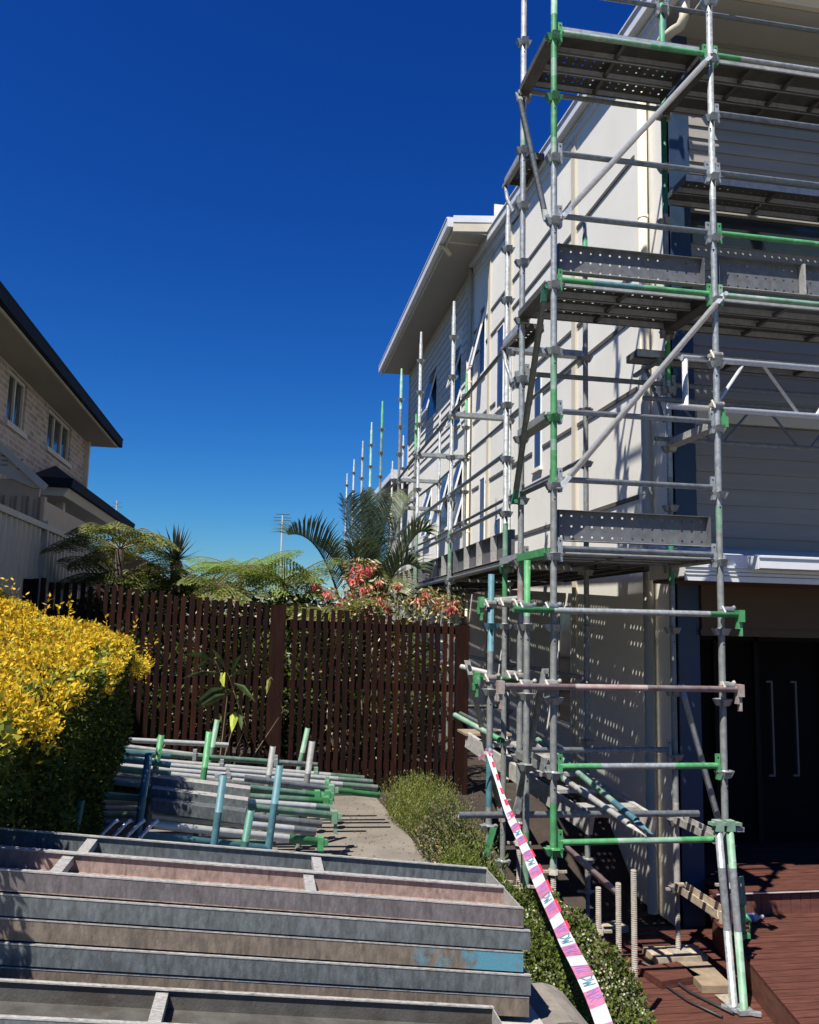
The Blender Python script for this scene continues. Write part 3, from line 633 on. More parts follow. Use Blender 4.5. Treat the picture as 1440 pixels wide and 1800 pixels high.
def plank(loc,L,holes,label,group,m=plankm,me=planklit,rot=0,ribs=(),edge_on=False):
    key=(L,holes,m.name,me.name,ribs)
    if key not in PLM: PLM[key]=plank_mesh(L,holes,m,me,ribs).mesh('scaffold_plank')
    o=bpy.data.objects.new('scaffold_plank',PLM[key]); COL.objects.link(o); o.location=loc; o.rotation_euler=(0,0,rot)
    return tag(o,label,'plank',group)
def toe(p,L,d,label,group,holes=True,clips=(),m=toem,h=.225):
    """toe board: channel on edge. p = lower corner, d = unit direction along, opening faces -n"""
    b=MB(); d=Vector(d); n=Vector((0,0,1)).cross(d)      # n points to the back
    up=Vector((0,0,1)); z0=Vector((0,0,0))
    if holes: perf(b,n*.066,d,up,L,h,int(L/.077),3,m,r=.0085)
    else: b.prism([n*.066,n*.066+d*L,n*.066+d*L+up*h,n*.066+up*h],n*.003,m)
    for z in (0,h-.004):
        o_=n*(.022 if z else 0); q=[up*z+o_,d*L+up*z+o_,d*L+n*.0655+up*z,n*.0655+up*z]; b.prism(q,up*.004,lip if z==0 else m)
    for e in (0,L-.004): b.prism([d*e+up*.0045,d*e+n*.0655+up*.0045,d*e+n*.0655+up*(h-.0045),d*e+up*(h-.0045)],d*.004,m)
    for c in clips: b.prism([d*c-n*.002+up*.003,d*c+n*.06+up*.005,d*c+n*.06+up*(h-.006),d*c-n*.002+up*(h-.006)],d*.018,lip)
    o=bpy.data.objects.new('toe_board',b.mesh('toe_board')); COL.objects.link(o); o.location=p
    return tag(o,label,'toe board',group)
# ------------------------------------------------------------ tower scaffold
T=thing('tower_scaffold','tall galvanised tower scaffold with green painted couplings at the house corner','scaffold',(2.6,6,-.9))
A=(2.0,5.63);B=(3.27,5.63);C=(1.99,6.37);D=(3.27,6.37)
K=list(range(-1,19))
standard(T,*A,.0,9.1,[(9.1,mint),(6.32,green),(5.95,mint),(5.80,green),(5.3,mint),(5.08,galv),(3.62,mint),(3.35,green),(2.98,mint),(2.90,green),(2.62,galvd),(.46,green),(.10,mint)],K,galv,{12:green,11:green,7:galv,6:green,0:green},label='left front standard with green patches')
standard(T,*B,-.1,9.1,[(9.1,galv),(4.95,galv),(2.55,mint),(2.38,galvd)],K,galv,{4:galv},lean=(0.006,0),label='right front standard')
standard(T,*C,.0,9.1,[(9.1,galv),(6.02,mint),(5.6,galv),(3.3,galvd),(2.0,redox),(1.75,galvd)],K,galv,{},label='left rear standard')
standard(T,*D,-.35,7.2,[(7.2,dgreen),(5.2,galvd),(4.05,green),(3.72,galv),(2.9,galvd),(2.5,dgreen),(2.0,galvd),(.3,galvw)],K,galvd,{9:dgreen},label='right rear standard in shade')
for (x,y),z0,zt in ((A,gz(*A)+.0,.05),(C,gz(*C),.05)): jack(T,x,y,z0+.01,zt,nut=zt-.05)
jack(T,*B,-.845,-.05,nut=-.12); jack(T,*D,-.80,-.3,nut=-.37)
def L3(p,k): return (p[0]+ (0.006*(NZ(k)-2) if p is B else 0),p[1],NZ(k))
ledger(T,L3(A,12),L3(B,12),mint,green,mix=(.02,.62)); ledger(T,L3(A,10),L3(B,10),galv); ledger(T,L3(A,9),L3(B,9),galv)
ledger(T,L3(A,8),L3(B,8),blue,green,mix=(.22,.55)); ledger(T,L3(A,6),L3(B,6),galv); ledger(T,L3(A,5),L3(B,5),galv)
ledger(T,L3(A,4),L3(B,4),galv,galv); ledger(T,L3(A,1),L3(B,1),galv,green,mix=(.25,.72),label='low rail with green ends'); ledger(T,L3(A,0),L3(B,0),mint,green,mix=(.35,.75),label='lowest rail with green ends')
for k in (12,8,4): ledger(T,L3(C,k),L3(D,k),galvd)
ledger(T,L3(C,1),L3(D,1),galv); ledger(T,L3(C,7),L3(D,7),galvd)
for k in (14,15): ledger(T,L3(A,k),L3(B,k),galv); ledger(T,L3(C,k),L3(D,k),galv); ledger(T,L3(A,k),L3(C,k),galv)
# transoms front to back
def angle(par,p,q,m,label=None):
    p=Vector(p);q=Vector(q);d=(q-p).normalized(); s_=d.cross(Vector((0,0,1))).normalized(); b=MB()
    a=p+d*.05;c=q-d*.05
    b.prism([a-s_*.05,c-s_*.05,c+s_*.05,a+s_*.05],(0,0,.005),m); b.prism([a+s_*.05+Vector((0,0,.006)),c+s_*.05+Vector((0,0,.006)),c+s_*.045+Vector((0,0,.006)),a+s_*.045+Vector((0,0,.006))],(0,0,.05),m)
    b.prism([a-s_*.05+Vector((0,0,.006)),c-s_*.05+Vector((0,0,.006)),c-s_*.045+Vector((0,0,.006)),a-s_*.045+Vector((0,0,.006))],(0,0,.05),m)
    for e in (a,c): b.box(e-Vector((.03,.012,.03)),e+Vector((.03,.012,.05)),m)
    return part('transom',b,par,label)
angle(T,L3(A,12),L3(C,12),plankm); angle(T,L3(B,12),L3(D,12),plankm)
angle(T,L3(A,8),L3(C,8),plankm); angle(T,L3(B,8),L3(D,8),plankm)
angle(T,L3(A,6),L3(C,6),galvd); angle(T,L3(A,4),L3(C,4),green,'green painted transom'); angle(T,L3(B,4),L3(D,4),galvd); angle(T,L3(B,6),L3(D,6),galvw)
angle(T,L3(B,0),L3(D,0),galvw); angle(T,L3(B,-1),L3(D,-1),plasterw); angle(T,L3(A,1),L3(C,1),galvd); 
ledger(T,L3(A,5),L3(C,5),galvd,name='transom')
# braces
f=.045
brace(T,(B[0]+.02,B[1]-f,NZ(12)+.02),(A[0]+.05,A[1]-f,NZ(9)+.02),alu)
brace(T,(B[0]+.06,B[1]-f,NZ(8)+.03),(A[0]+.04,A[1]-f,NZ(5)-.01),alu,label='bright silver diagonal brace')
brace(T,(C[0]-.05,C[1]-.02,NZ(12)),(A[0]-.05,A[1]+.03,NZ(9)+.03),galv)
brace(T,(A[0]-.06,A[1]+.02,NZ(8)-.02),(C[0]-.06,C[1]-.02,NZ(5)-.02),galvd,r=.024,me=dgreen)
brace(T,(D[0]+.05,D[1]-.03,NZ(2)+.05),(B[0]+.03,B[1]+.05,NZ(0)-.05),galv)
brace(T,onY(958,1180,5.95),onY(908,1425,5.95),galvd)
brace(T,onY(822,1165,6.9),onY(882,1440,6.9),galvw)
# long clipped tubes
def clip_tube(par,p,q,m,me=None,mix=None,spurL=True,spurR=True,r=.0215,name='rail',label=None):
    p=Vector(p);q=Vector(q);d=(q-p).normalized();b=MB();L=(q-p).length; me=me or m
    if mix: b.tube(p,p+d*L*mix[0],r,me,12); b.tube(p+d*L*mix[0],p+d*L*mix[1],r,m,12,cap=False); b.tube(p+d*L*mix[1],q,r,me,12)
    else: b.tube(p,q,r,m,12,hollow=True)
    for e,on in ((p,spurL),(q,spurR)):
        if on:
            b.box(e-Vector((.022,.03,.05)),e+Vector((.022,.03,.035)),me); b.box(e+Vector((-.012,-.012,-.15)),e+Vector((.012,.012,-.05)),me); b.box(e+Vector((-.03,-.02,-.10)),e+Vector((-.014,.02,-.05)),me)
    return part(name,b,par,label)
yq=5.545
clip_tube(T,onY(903,1071,yq),onY(1301,1081,yq),galv,green,mix=(.17,.86),spurL=False,label='long tube with green ends clipped outside')
clip_tube(T,onY(880,1206,yq),onY(1300,1212,yq),redox,redox,mix=(.3,.6),label='red brown tube clipped outside')
for px,py in ((968,1068),(968,1203),(1275,1074),(1275,1206),(924,1068),(924,1203)): coupler(T,onY(px,py,5.60),galvw if py>1100 else galv,.95)
clip_tube(T,onY(806,1433,6.02),onY(1228,1430,6.02),galv,galv,spurL=False,spurR=False,r=.024,label='bare tube slung low across the tower')
clip_tube(T,onY(846,1057,6.5),onY(935,1050,6.5),galvd,green,mix=(.15,.95),spurL=True,spurR=False)
clip_tube(T,onY(838,1190,6.4),onY(925,1197,6.4),mint,green,mix=(.2,.5),spurL=True,spurR=False)
for px,py in ((862,1062),(862,1192),(913,1190),(888,1060),(913,1062),(900,1186)): coupler(T,onY(px,py,6.33),galvw,.9)
# secondary short standards beside the tower
q=onY(862,1400,6.3); standard(T,q.x-.01,6.3,gz(q.x,6.3)+.05,2.04,[(2.04,blue),(1.45,galvd),(.75,blue),(.3,galvd)],[-1,0,2,3],galvd,{3:blue},label='short standard with blue top')
q=onY(925,1400,5.95); standard(T,q.x,5.95,-.2,2.13,[(2.13,green),(1.72,galvd),(.2,green),(.05,mint)],[1,2,3],galvd,label='short standard with green top')
jack(T,q.x,5.95,gz(q.x,5.95)+.01,-.15); 
b=MB(); b.bar(onY(868,1455,6.2),onY(846,1532,6.2),.045,.012,green,up=(0,1,0)); part('foot_stay',b,T)
# stub hop-ups at the rear left leg
for k in (11,8):
    z=NZ(k)-.03 if k==11 else NZ(k)-.06
    b=MB(); b.path([(1.99,6.42,z-.42),(1.985,6.62,z-.40),(1.98,6.80,z-.18),(1.98,6.86,z-.02)],.017,galv); b.bar((1.99,6.40,z-.015),(1.98,6.9,z-.015),.04,.03,galvd); b.box((1.95,6.40,z-.5),(2.03,6.44,z-.36),galv)
    part('hop_up_bracket',b,T)
    pk=plank((2.20,6.43,z+.003),.46,True,('short steel plank stub above' if k==11 else 'short steel plank stub below')+' left of the tower on a bent bracket','stub planks beside the tower',rot=math.pi/2)
# bracket on the inner side of the right rear leg
for z in (3.93,):
    b=MB(); b.path([(3.25,6.42,z-.55),(3.24,6.5,z-.35),(3.22,6.62,z-.1),(3.22,6.68,z-.02)],.016,galvd); b.bar((3.22,6.40,z-.015),(3.22,6.9,z-.015),.04,.03,galvd); part('hop_up_bracket',b,T)
# tower planks
nm_=['front','middle','rear']; dn={12:'top',8:'middle',4:'low'}
for k in (12,8,4):
    for j in range(3):
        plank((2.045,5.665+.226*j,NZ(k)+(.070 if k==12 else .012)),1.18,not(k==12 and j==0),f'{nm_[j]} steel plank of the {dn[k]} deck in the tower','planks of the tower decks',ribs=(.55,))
toe((2.05,5.655,NZ(8)+.13),1.17,(1,0,0),'perforated toe board above the middle tower deck','toe boards of the tower')
toe((2.05,5.655,NZ(4)+.11),1.17,(1,0,0),'perforated toe board above the low tower deck','toe boards of the tower')
# ------------------------------------------------------------ right hand scaffold bay across the front wall
Fs=thing('front_scaffold','galvanised scaffold bay running right from the tower across the front wall','scaffold',(5,6,-.9))
B2=(5.75,5.63);D2=(5.75,6.37)
standard(Fs,*B2,-.6,9.1,[(9.1,galv)],K,galv); standard(Fs,*D2,-.4,7.2,[(7.2,galvd)],K,galvd); jack(Fs,*B2,-.645,-.5); jack(Fs,*D2,-.645,-.3)
def LB(k,p): return (p[0]+(.006*(NZ(k)-2) if p is B else 0),p[1],NZ(k))
for k,m,me,mix in ((12,galv,green,(.09,.95)),(11,galv,galv,None),(10,galv,galv,None),(9,galv,green,(.55,.98)),(8,mint,mint,(.5,.9))):
    ledger(Fs,LB(k,B),LB(k,B2),m,me,mix=mix)
for k in (12,8,7,14,15): ledger(Fs,LB(k,D),LB(k,D2),galvd)
ledger(Fs,LB(14,B),LB(14,B2),galv); ledger(Fs,LB(15,B),LB(15,B2),galv)
gq=MB(); q=onY(1272,742,5.62); gq.box(q-Vector((.02,.02,.04)),q+Vector((.03,.02,.04)),green); gq.box(q+Vector((-.01,-.01,.04)),q+Vector((.012,.01,.10)),green); part('loose_wedge',gq,Fs)
b=MB(); yt=5.72; zt=3.70; zb=3.315; x0=2.93
b.tube((x0+.12,yt,zt),(5.9,yt,zt),.024,alu,14); b.tube((x0,yt,zb),(5.9,yt,zb),.024,alu,14,hollow=True)
b.tube((3.075,yt,zb),(3.075,yt,zt),.022,alu,12)
x=3.30
while x<5.7:
    b.tube((x,yt,zb),(x+.27,yt,zt),.013,alu,10); b.tube((x+.42,yt,zt),(x+.72,yt,zb),.013,alu,10); x+=.86
part('lattice_beam',b,Fs)
b=MB(); b.tube((3.0,6.28,zt-.17),(5.9,6.28,zt-.17),.02,galvd,12); b.tube((3.1,6.28,zb-.12),(5.9,6.28,zb-.12),.02,galvd,12)
x=3.3
while x<5.7: b.tube((x+.3,6.28,zb-.12),(x,6.28,zt-.17),.011,galvd,8); b.tube((x+.4,6.28,zb-.12),(x+.7,6.28,zt-.17),.011,galvd,8); x+=.8
part('lattice_beam',b,Fs)
for z in (zt,zb): coupler(Fs,(3.28,5.665,z),galvw)
for j in range(3): plank((3.33,5.665+.226*j,NZ(12)+.012),2.38,False,f'{nm_[j]} steel plank of the top deck right of the tower','planks right of the tower',ribs=(.35,.75,1.15,1.55,1.95))
for j in range(3): plank((3.33,5.665+.226*j,NZ(8)+.012),2.38,False,f'{nm_[j]} steel plank of the middle deck right of the tower','planks right of the tower',m=toem if j==0 else plankm,ribs=(.6,1.2,1.8))
for j in range(2): plank((3.50,6.42+.226*j,NZ(11)-.06),2.3,True,f'{["outer","inner"][j]} plank of the hop up deck below the top deck against the boarded wall','hop up planks along the front wall',ribs=(.9,1.6))
plank((3.02,6.42,3.935),2.5,False,'hop up plank below the middle deck running against the boarded wall','hop up planks along the front wall',ribs=(.9,1.6))
toe((3.34,5.655,NZ(8)+.13),2.36,(1,0,0),'toe board of the middle deck right of the tower','toe boards right of the tower',clips=(.72,1.5),h=.26)
# ------------------------------------------------------------ long side scaffold
SS=thing('side_scaffold','long galvanised scaffold running back along the sunlit side wall behind the fence','scaffold',(2.5,14,-.2))
out=[(2.10,7.18,5.57),(2.15,9.68,onY(799,530,9.68).z),(2.20,12.2,onY(733,583,12.2).z),(2.27,14.5,onY(707,648,14.5).z),(2.26,16.9,onY(673,705,16.9).z),(2.24,18.5,onY(652,742,18.5).z),(2.23,20.1,onY(639,775,20.1).z),(2.24,22.2,onY(622,807,22.2).z),(2.26,24.3,onY(609,832,24.3).z)]
inn=[(2.86,7.18,5.53),(2.88,9.70,4.95),(2.93,12.2,5.5),(3.0,14.5,5.45),(2.98,16.9,6.0),(2.98,18.5,5.9),(2.98,20.1,5.6),(2.98,22.2,5.3),(3.0,24.3,5.3)]
cg=[galv,galv,galv,mint,green,mint,galvd,galv,galv]
for i,(x,y,zt) in enumerate(out):
    gr=-.5 if i==0 else gz(x,y)+.05
    segs=[(zt,galv)]
    if i==0: segs=[(zt-.2,galv),(2.55,mint),(2.25,green),(1.85,galvd),(.9,galvd)]
    elif i in(1,2): segs=[(zt-.2,galv),(2.75 if i==1 else 3.0,mint),(2.3,galvd)]
    elif i in(3,4): segs=[(zt-.2,cg[i]),(zt-.75,galvd if i==3 else mint),(zt-1.6,galvd)]
    else: segs=[(zt-.2,cg[i])]
    standard(SS,x,y,gr,zt-.2,segs,list(range(-1,13)),galv,{4:green} if i==0 else None,spig=.2,top=cg[i])
    jack(SS,x,y,gz(x,y)-.0,gr+.03,nut=gr-.02)
for i,(x,y,zt) in enumerate(inn):
    gr=-.6 if i==0 else gz(x,y)+.05
    mm=dgreen if i==0 else (green if i==4 else galvd)
    segs=[(zt-.2,mm),(5.0,galvd),(3.0,galvd)] if i==0 else ([(zt-.2,green),(zt-.75,galvd)] if i in (2,4) else [(zt-.2,galv)])
    standard(SS,x,y,gr,zt-.2,segs,list(range(-1,13)),galvd,spig=.2,top=green if i in(2,4) else galv)
    jack(SS,x,y,max(-.85,gz(x,y)),gr+.03,nut=gr-.02)
for i in range(8):
    a,b_=out[i],out[i+1]; c,d_=inn[i],inn[i+1]
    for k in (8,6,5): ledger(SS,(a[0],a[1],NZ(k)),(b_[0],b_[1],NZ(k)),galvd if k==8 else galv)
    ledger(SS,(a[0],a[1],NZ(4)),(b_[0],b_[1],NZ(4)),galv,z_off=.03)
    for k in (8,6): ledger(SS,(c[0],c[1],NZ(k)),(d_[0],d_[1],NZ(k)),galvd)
    ledger(SS,(a[0],a[1],NZ(1)),(b_[0],b_[1],NZ(1)),galvd); ledger(SS,(c[0],c[1],NZ(2)),(d_[0],d_[1],NZ(2)),galvd)
for i in range(9):
    a,c=out[i],inn[i]
    for k in (8,4)+((7,) if i in (3,5) else ()): angle(SS,(a[0],a[1],NZ(k)),(c[0],c[1],NZ(k)),galv if k==8 else galvd)
    if i: ledger(SS,(a[0],a[1],NZ(1)),(c[0],c[1],NZ(1)),galvd,name='transom')
for k in (4,): ledger(SS,(C[0],C[1],NZ(k)),(out[0][0],out[0][1],NZ(k)),galvd,z_off=.03)
ledger(SS,(C[0],C[1],NZ(2)),(out[0][0],out[0][1],NZ(2)),galvd)
for j in range(6): plank((2.26+.228*j,6.40,NZ(4)+.03),.74,True,'short steel plank bridging from the tower to the low side deck','bridging planks of the low deck',rot=math.pi/2)
for i in range(8):
    a,b_=out[i],out[i+1]; L=b_[1]-a[1]-.08; ang=math.atan2(b_[1]-a[1],b_[0]-a[0])
    for j in range(6):
        plank((a[0]+.26+.226*j+(.03 if j>2 else 0),a[1]+.04,NZ(4)+.03),round(L,2),True,('steel plank lying lengthwise in the outer half of the low side deck' if j<3 else 'steel plank on the wall side of the low side deck'),'planks of the side scaffold'+(' outer rows' if j<3 else ' wall rows'),rot=ang,me=plankm)
    # opening faces out (-X): direction runs towards the camera
    d=Vector((a[0]-b_[0],a[1]-b_[1],0)).normalized()
    toe((b_[0]+.03,b_[1]-.04,NZ(4)+.10),L,d,['toe board of the side scaffold nearest the tower with white clips','second toe board of the side scaffold from the tower'][i] if i<2 else 'toe board of the side scaffold far along the wall','toe boards of the side scaffold',holes=False,clips=(.6,1.2,1.8) if L>2 else (.7,),h=.26)
# ------------------------------------------------------------ tubes stored on the transoms by the tower
loose=[(onY(800,1257,7.3),onY(884,1303,6.6),mint,green,'green ended tube sticking out left of the scaffold legs'),
 (onY(812,1172,7.4),onY(868,1186,6.9),galvw,galvw,'short worn tube end poking past the fence post'),
 (onY(905,1310,6.9),onY(1105,1448,5.75),galvw,galvw,'worn tube resting diagonally inside the tower, nearer of a pair'),
 (onY(945,1300,6.9),onY(1118,1442,5.85),mint,blue,'greenish tube resting diagonally inside the tower, farther of a pair'),
 (onY(985,1480,6.3),onY(1085,1570,6.0),redox,redox,'thin brown tube slanting in the shade under the tower')]
for p,q,m,me,lb in loose:
    p=Vector(p);q=Vector(q);b=MB(); d=(q-p); b.tube(p,p+d*.8,.0235,m,12,cap=True); b.tube(p+d*.8,q,.0235,me,12,hollow=True)
    if 'diag' in lb: b.prism([q-d.normalized()*.05+Vector((0,0,-.01)),q+Vector((.03,-.02,-.012)),q+d.normalized()*.16+Vector((.01,0,-.012)),q+Vector((-.02,.0,-.012))],(0,0,.006),me)
    solo('scaffold_tube',b,lb,'tube','tubes lying loose in the scaffold',loc=tuple(p))
# angle trays / stair flight lying on the low transoms
SF_=thing('stair_flight','worn steel stair flight lying on the low rails left of the tower','stair',(2.2,7,.3))
p0=onY(822,1300,7.9);p1=onY(1040,1440,6.2)
for dx in (0,.5):
    b=MB(); b.bar(p0+Vector((dx,0,0)),p1+Vector((dx,0,-.05)),.04,.14,galvw); part('stringer',b,SF_)
for t in (.1,.3,.5,.7,.9):
    c=p0.lerp(p1,t); b=MB(); b.box(c+Vector((.03,-.09,-.0)),c+Vector((.46,.09,.03)),lip); part('tread',b,SF_)
b=MB(); c=onY(830,1290,8.0); b.box(c+Vector((-.1,-.15,0)),c+Vector((.35,.2,.02)),timb); solo('timber_sheet',b,'pale timber sheet lying on the stair flight by the fence post','timber sheet',loc=tuple(c))
# bundle of transoms leaning on the right front leg
for j,(bx,by,tx,ty) in enumerate(((1291,1776,1262,1447),(1309,1782,1282,1447))):
    p=onZ(bx,by,-.85); q=onY(tx,ty,5.53); d=(q-p).normalized(); b=MB()
    b.tube(p+d*.03,q,.0255,mint if j else galv,14); b.tube(p+d*.5,p+d*.9,.0257,galv,14,cap=False)
    b.box(p+Vector((-.05,-.03,-.0)),p+Vector((.05,.03,.03)),galv); b.bar(p+Vector((-.07,.04,.012)),p+Vector((.09,-.05,.012)),.04,.02,galv)
    b.bar(q+Vector((-.06,-.01,0)),q+Vector((.09,.02,-.01)),.05,.02,mint); b.bar(q+Vector((-.02,0,-.04)),q+Vector((.12,.03,-.05)),.03,.03,galv)
    b.box(q+Vector((-.03,-.03,-.05)),q+Vector((.03,.03,.02)),mint)
    solo('leaning_transom',b,['left','right'][j]+' one of the two pale tubes leaning on the right front tower leg','transom','transoms leaning on the tower leg',loc=tuple(p))
b=MB(); p=onY(1304,1640,5.75); b.bar(p,p+Vector((.0,0,.18)),.05,.03,green,up=(0,1,0)); b.path([p+Vector((0,0,0)),p+Vector((.06,0,-.02)),p+Vector((.07,0,.08)),p+Vector((.03,0,.12))],.012,green); b.bar(p+Vector((.02,0,.18)),p+Vector((0,0,.38)),.05,.008,mint,up=(0,1,0)); b.box(p+Vector((-.02,-.03,-.03)),p+Vector((.05,.03,.0)),green)
solo('green_hook',b,'bright green wedge hook behind the leaning tubes near the bottle','hook',loc=tuple(p))
# ------------------------------------------------------------ deck clutter
def sole(x,y,z,w,d_,lb,m=timb,h=.05,r=0):
    b=MB(); c,s_=math.cos(r),math.sin(r)
    P=[(x+c*a-s_*e,y+s_*a+c*e,zz) for zz in (z,z+h) for a,e in ((-w/2,-d_/2),(w/2,-d_/2),(w/2,d_/2),(-w/2,d_/2))]
    b.hexa(P,m); solo('sole_board',b,lb,'timber block','timber packing under the scaffold',loc=(x,y,z))
sole(3.24,6.37,-.855,.42,.24,'splashed timber block under the right rear leg',plasterw)
sole(3.02,6.02,-.857,.34,.26,'square reddish timber block in front of the splashed block',deckm,.05,.2)
qq=onZ(1240,1722,-.85); sole(qq.x,qq.y,-.857,.22,.42,'long grey timber offcut on the deck beside the leaning tubes',timb,.05,-.12)
sole(2.40,6.3,-.857,.6,.22,'pale timber board in dappled shade under the tower',timb,.04,.1)
sole(2.72,6.75,-.857,.5,.2,'reddish timber board at the foot of the side wall',deckm,.05,.05)
sole(2.95,6.95,-.857,.3,.15,'small pale block against the side wall foot',plasterw,.05,.3)
for j,(px,py,zt_,lb) in enumerate(((1052,1560,0,'rusty threaded jack with its wing nut halfway, left of three standing on the deck'),(1087,1552,0,'rusty threaded jack without nut, middle of three standing on the deck'),(1114,1530,0,'tall pale threaded jack in front, right of three standing on the deck'))):
    Y=(5.65,5.55,5.30)[j]; q=onY(px,py,Y); z0=-.84
    nut=(q.z-.30,None,None)[j]; b=jack(None,q.x,Y,z0,q.z,nut=nut if nut else z0+.08); b.box((q.x-.09,Y-.09,z0-.012),(q.x+.09,Y+.09,z0),plasterw)
    solo('screw_jack',b,lb,'screw jack','screw jacks standing on the deck',loc=(q.x,Y,z0))
b=MB(); b.path([onZ(1125,1690,-.845),onZ(1170,1712,-.835),onZ(1215,1745,-.845),onZ(1255,1765,-.845),onZ(1290,1782,-.845)],.011,rubber); solo('hose',b,'upper of two black hoses running to the leaning tubes','hose','hoses on the deck',loc=tuple(onZ(1125,1690,-.85)))
b=MB(); b.path([onZ(1120,1702,-.845),onZ(1160,1725,-.845),onZ(1210,1760,-.845),onZ(1270,1788,-.845)],.009,rubber); c=onZ(1272,1768,-.84); b.tube(c,c+Vector((.05,-.03,0)),.016,blue,8); solo('hose',b,'lower of two black hoses, with a blue fitting at its end','hose','hoses on the deck',loc=tuple(onZ(1120,1702,-.85)))
b=MB(); b.path([onZ(1328,1738,-.853),onZ(1345,1750,-.853),onZ(1368,1752,-.853),onZ(1388,1762,-.853)],.004,whitecord,6); b.path([onZ(1340,1732,-.853),onZ(1362,1748,-.853)],.004,whitecord,6); solo('cord',b,'thin white cord lying on the deck near the step','cord',loc=tuple(onZ(1345,1750,-.86)))
BT=thing('water_bottle','clear plastic water bottle lying on the raised deck','bottle',tuple(onZ(1318,1615,-.655)))
q=onZ(1306,1614,-.62); b=MB(); b.tube(q,q+Vector((.12,.01,0)),.033,bottlep,16); b.tube(q+Vector((.12,.01,0)),q+Vector((.15,.012,0)),.033,bottlep,16,r2=.014); b.tube(q+Vector((.15,.012,0)),q+Vector((.17,.013,0)),.014,bottlep,12); part('bottle_body',b,BT)
b=MB(); b.tube(q+Vector((.03,.002,0)),q+Vector((.08,.007,0)),.0335,bottleb,16); part('label',b,BT); b=MB(); b.tube(q+Vector((.17,.013,0)),q+Vector((.185,.014,0)),.016,winwhite,12); part('cap',b,BT)
# ------------------------------------------------------------ near stack of boards
def zc(x): return -.10*(x-.86)
def board(x0,x1,y,ztop,up,mf,mi=None,h=.0560,w=.222,ribs=(),label='',blue_end=False,skew=0.0,group='boards in the near stack'):
    """channel board along X following the slope; up=True opens upward"""
    mi=mi or mf; b=MB(); t=.0035
    def Z(x,z): return z+zc(x)
    def Y_(x,yy): return yy+skew*(x-x1)
    def bx(xa,xb,ya,yb,za,zb,m):
        b.hexa([(xa,Y_(xa,ya),Z(xa,za)),(xb,Y_(xb,ya),Z(xb,za)),(xb,Y_(xb,yb),Z(xb,za)),(xa,Y_(xa,yb),Z(xa,za)),(xa,Y_(xa,ya),Z(xa,zb)),(xb,Y_(xb,ya),Z(xb,zb)),(xb,Y_(xb,yb),Z(xb,zb)),(xa,Y_(xa,yb),Z(xa,zb))],m)
    z0=ztop-h; zw=(z0,z0+t) if up else (ztop-t,ztop)
    fz=(z0+t+.0003,ztop) if up else (z0,ztop-t-.0003)
    bx(x0,x1,y,y+w,zw[0],zw[1],mi)
    xe=x1-.42
    if blue_end: bx(x0,xe,y,y+t,fz[0],fz[1],mf); bx(xe,x1,y,y+t,fz[0],fz[1],mf)
    else: bx(x0,x1,y,y+t,fz[0],fz[1],mf)
    bx(x0,x1,y+w-t,y+w,fz[0],fz[1],mi)
    bx(x0,x0+t,y+t,y+w-t,fz[0],fz[1],mf); bx(x1-t,x1,y+t+.0003,y+w-t-.0003,fz[0],fz[1],lip)
    # rolled lips
    lz=(ztop-.001,ztop+.004) if up else (ztop-.0005,ztop+.0035)
    for ya_ in (y-.0015,y+w-.012): bx(x0,x1,ya_,ya_+.0135,ztop+.0004,ztop+.0045,lip)
    o=solo('steel_board',b,label,'steel board',group,loc=(x1,y,ztop))
    for rx in ribs:
        r_=MB(); xa,xb=rx,rx+.034
        P=lambda x,yy,z:(x,Y_(x,yy),Z(x,z))
        r_.hexa([P(xa,y+t+.001,ztop-.03),P(xb,y+t+.001,ztop-.03),P(xb,y+w-t-.001,ztop-.03),P(xa,y+w-t-.001,ztop-.03),P(xa,y+t+.001,ztop-.006),P(xb,y+t+.001,ztop-.006),P(xb,y+w-t-.001,ztop-.006),P(xa,y+w-t-.001,ztop-.006)],lip)
        ob=part('cross_rib',r_,o)
    return o
XL=-1.75; rows=[(bd_purple,'top front board of the near stack, opening upward with pinkish inside'),(bd_grey,'second board from the top in the front of the near stack, dark grey'),(bd_bb,'third board of the near stack, rusty brown with blue paint at its right end'),(bd_grey,'fourth board from the top in the near stack, bluish grey'),(bd_brown,'lowest tall board of the near stack, plain rusty brown')]
zt=.755
bpy_names=[]
for i,(m,lb) in enumerate(rows):
    z=zt-i*.0662
    xr=.86+(0,.022,.0,.024,.02)[i]
    board(XL,xr,2.70+(0,-.003,.0,-.004,.001)[i],z,i==0,m,bd_pink if i==0 else m,label=lb,blue_end=(i==2),ribs=(-.59,.05+.12) if i==0 else ())
    board(XL-.05,xr-.0+(.0,-.02,.01,-.01,0)[i],2.927,z-.001,i==0,bd_grey,bd_grey,label='x' if i==0 else 'rear row board below the top of the near stack',ribs=(-.56,.21) if i==0 else ())
bpy.data.objects['steel_board.001']['label']='top board of the near stack, rear row, opening upward with grey inside'
board(XL,.74,2.40,.490,True,bd_grey,plankm,label='single upturned board on the slab in front of the near stack',ribs=(-.25,))  # dark steel inside, shade of the open channel put into colour
b=MB(); c=Vector((1.02,2.75,.28))
for i in range(9):
    a0=math.pi*i/9; a1=math.pi*(i+1)/9
    b.hexa([c+Vector((math.cos(a)*.13,dy,z)) for z in (-.4,) for a,dy in ((a0,0),(a1,0),(a1,.3),(a0,.3))]+[c+Vector((math.cos(a)*.13,dy,math.sin(a)*.11)) for a,dy in ((a0,0),(a1,0),(a1,.3),(a0,.3))],rock)
solo('kerb_stone',b,'rounded grey stone kerb end right of the near stack','kerb stone',loc=(1.02,2.75,-.1))
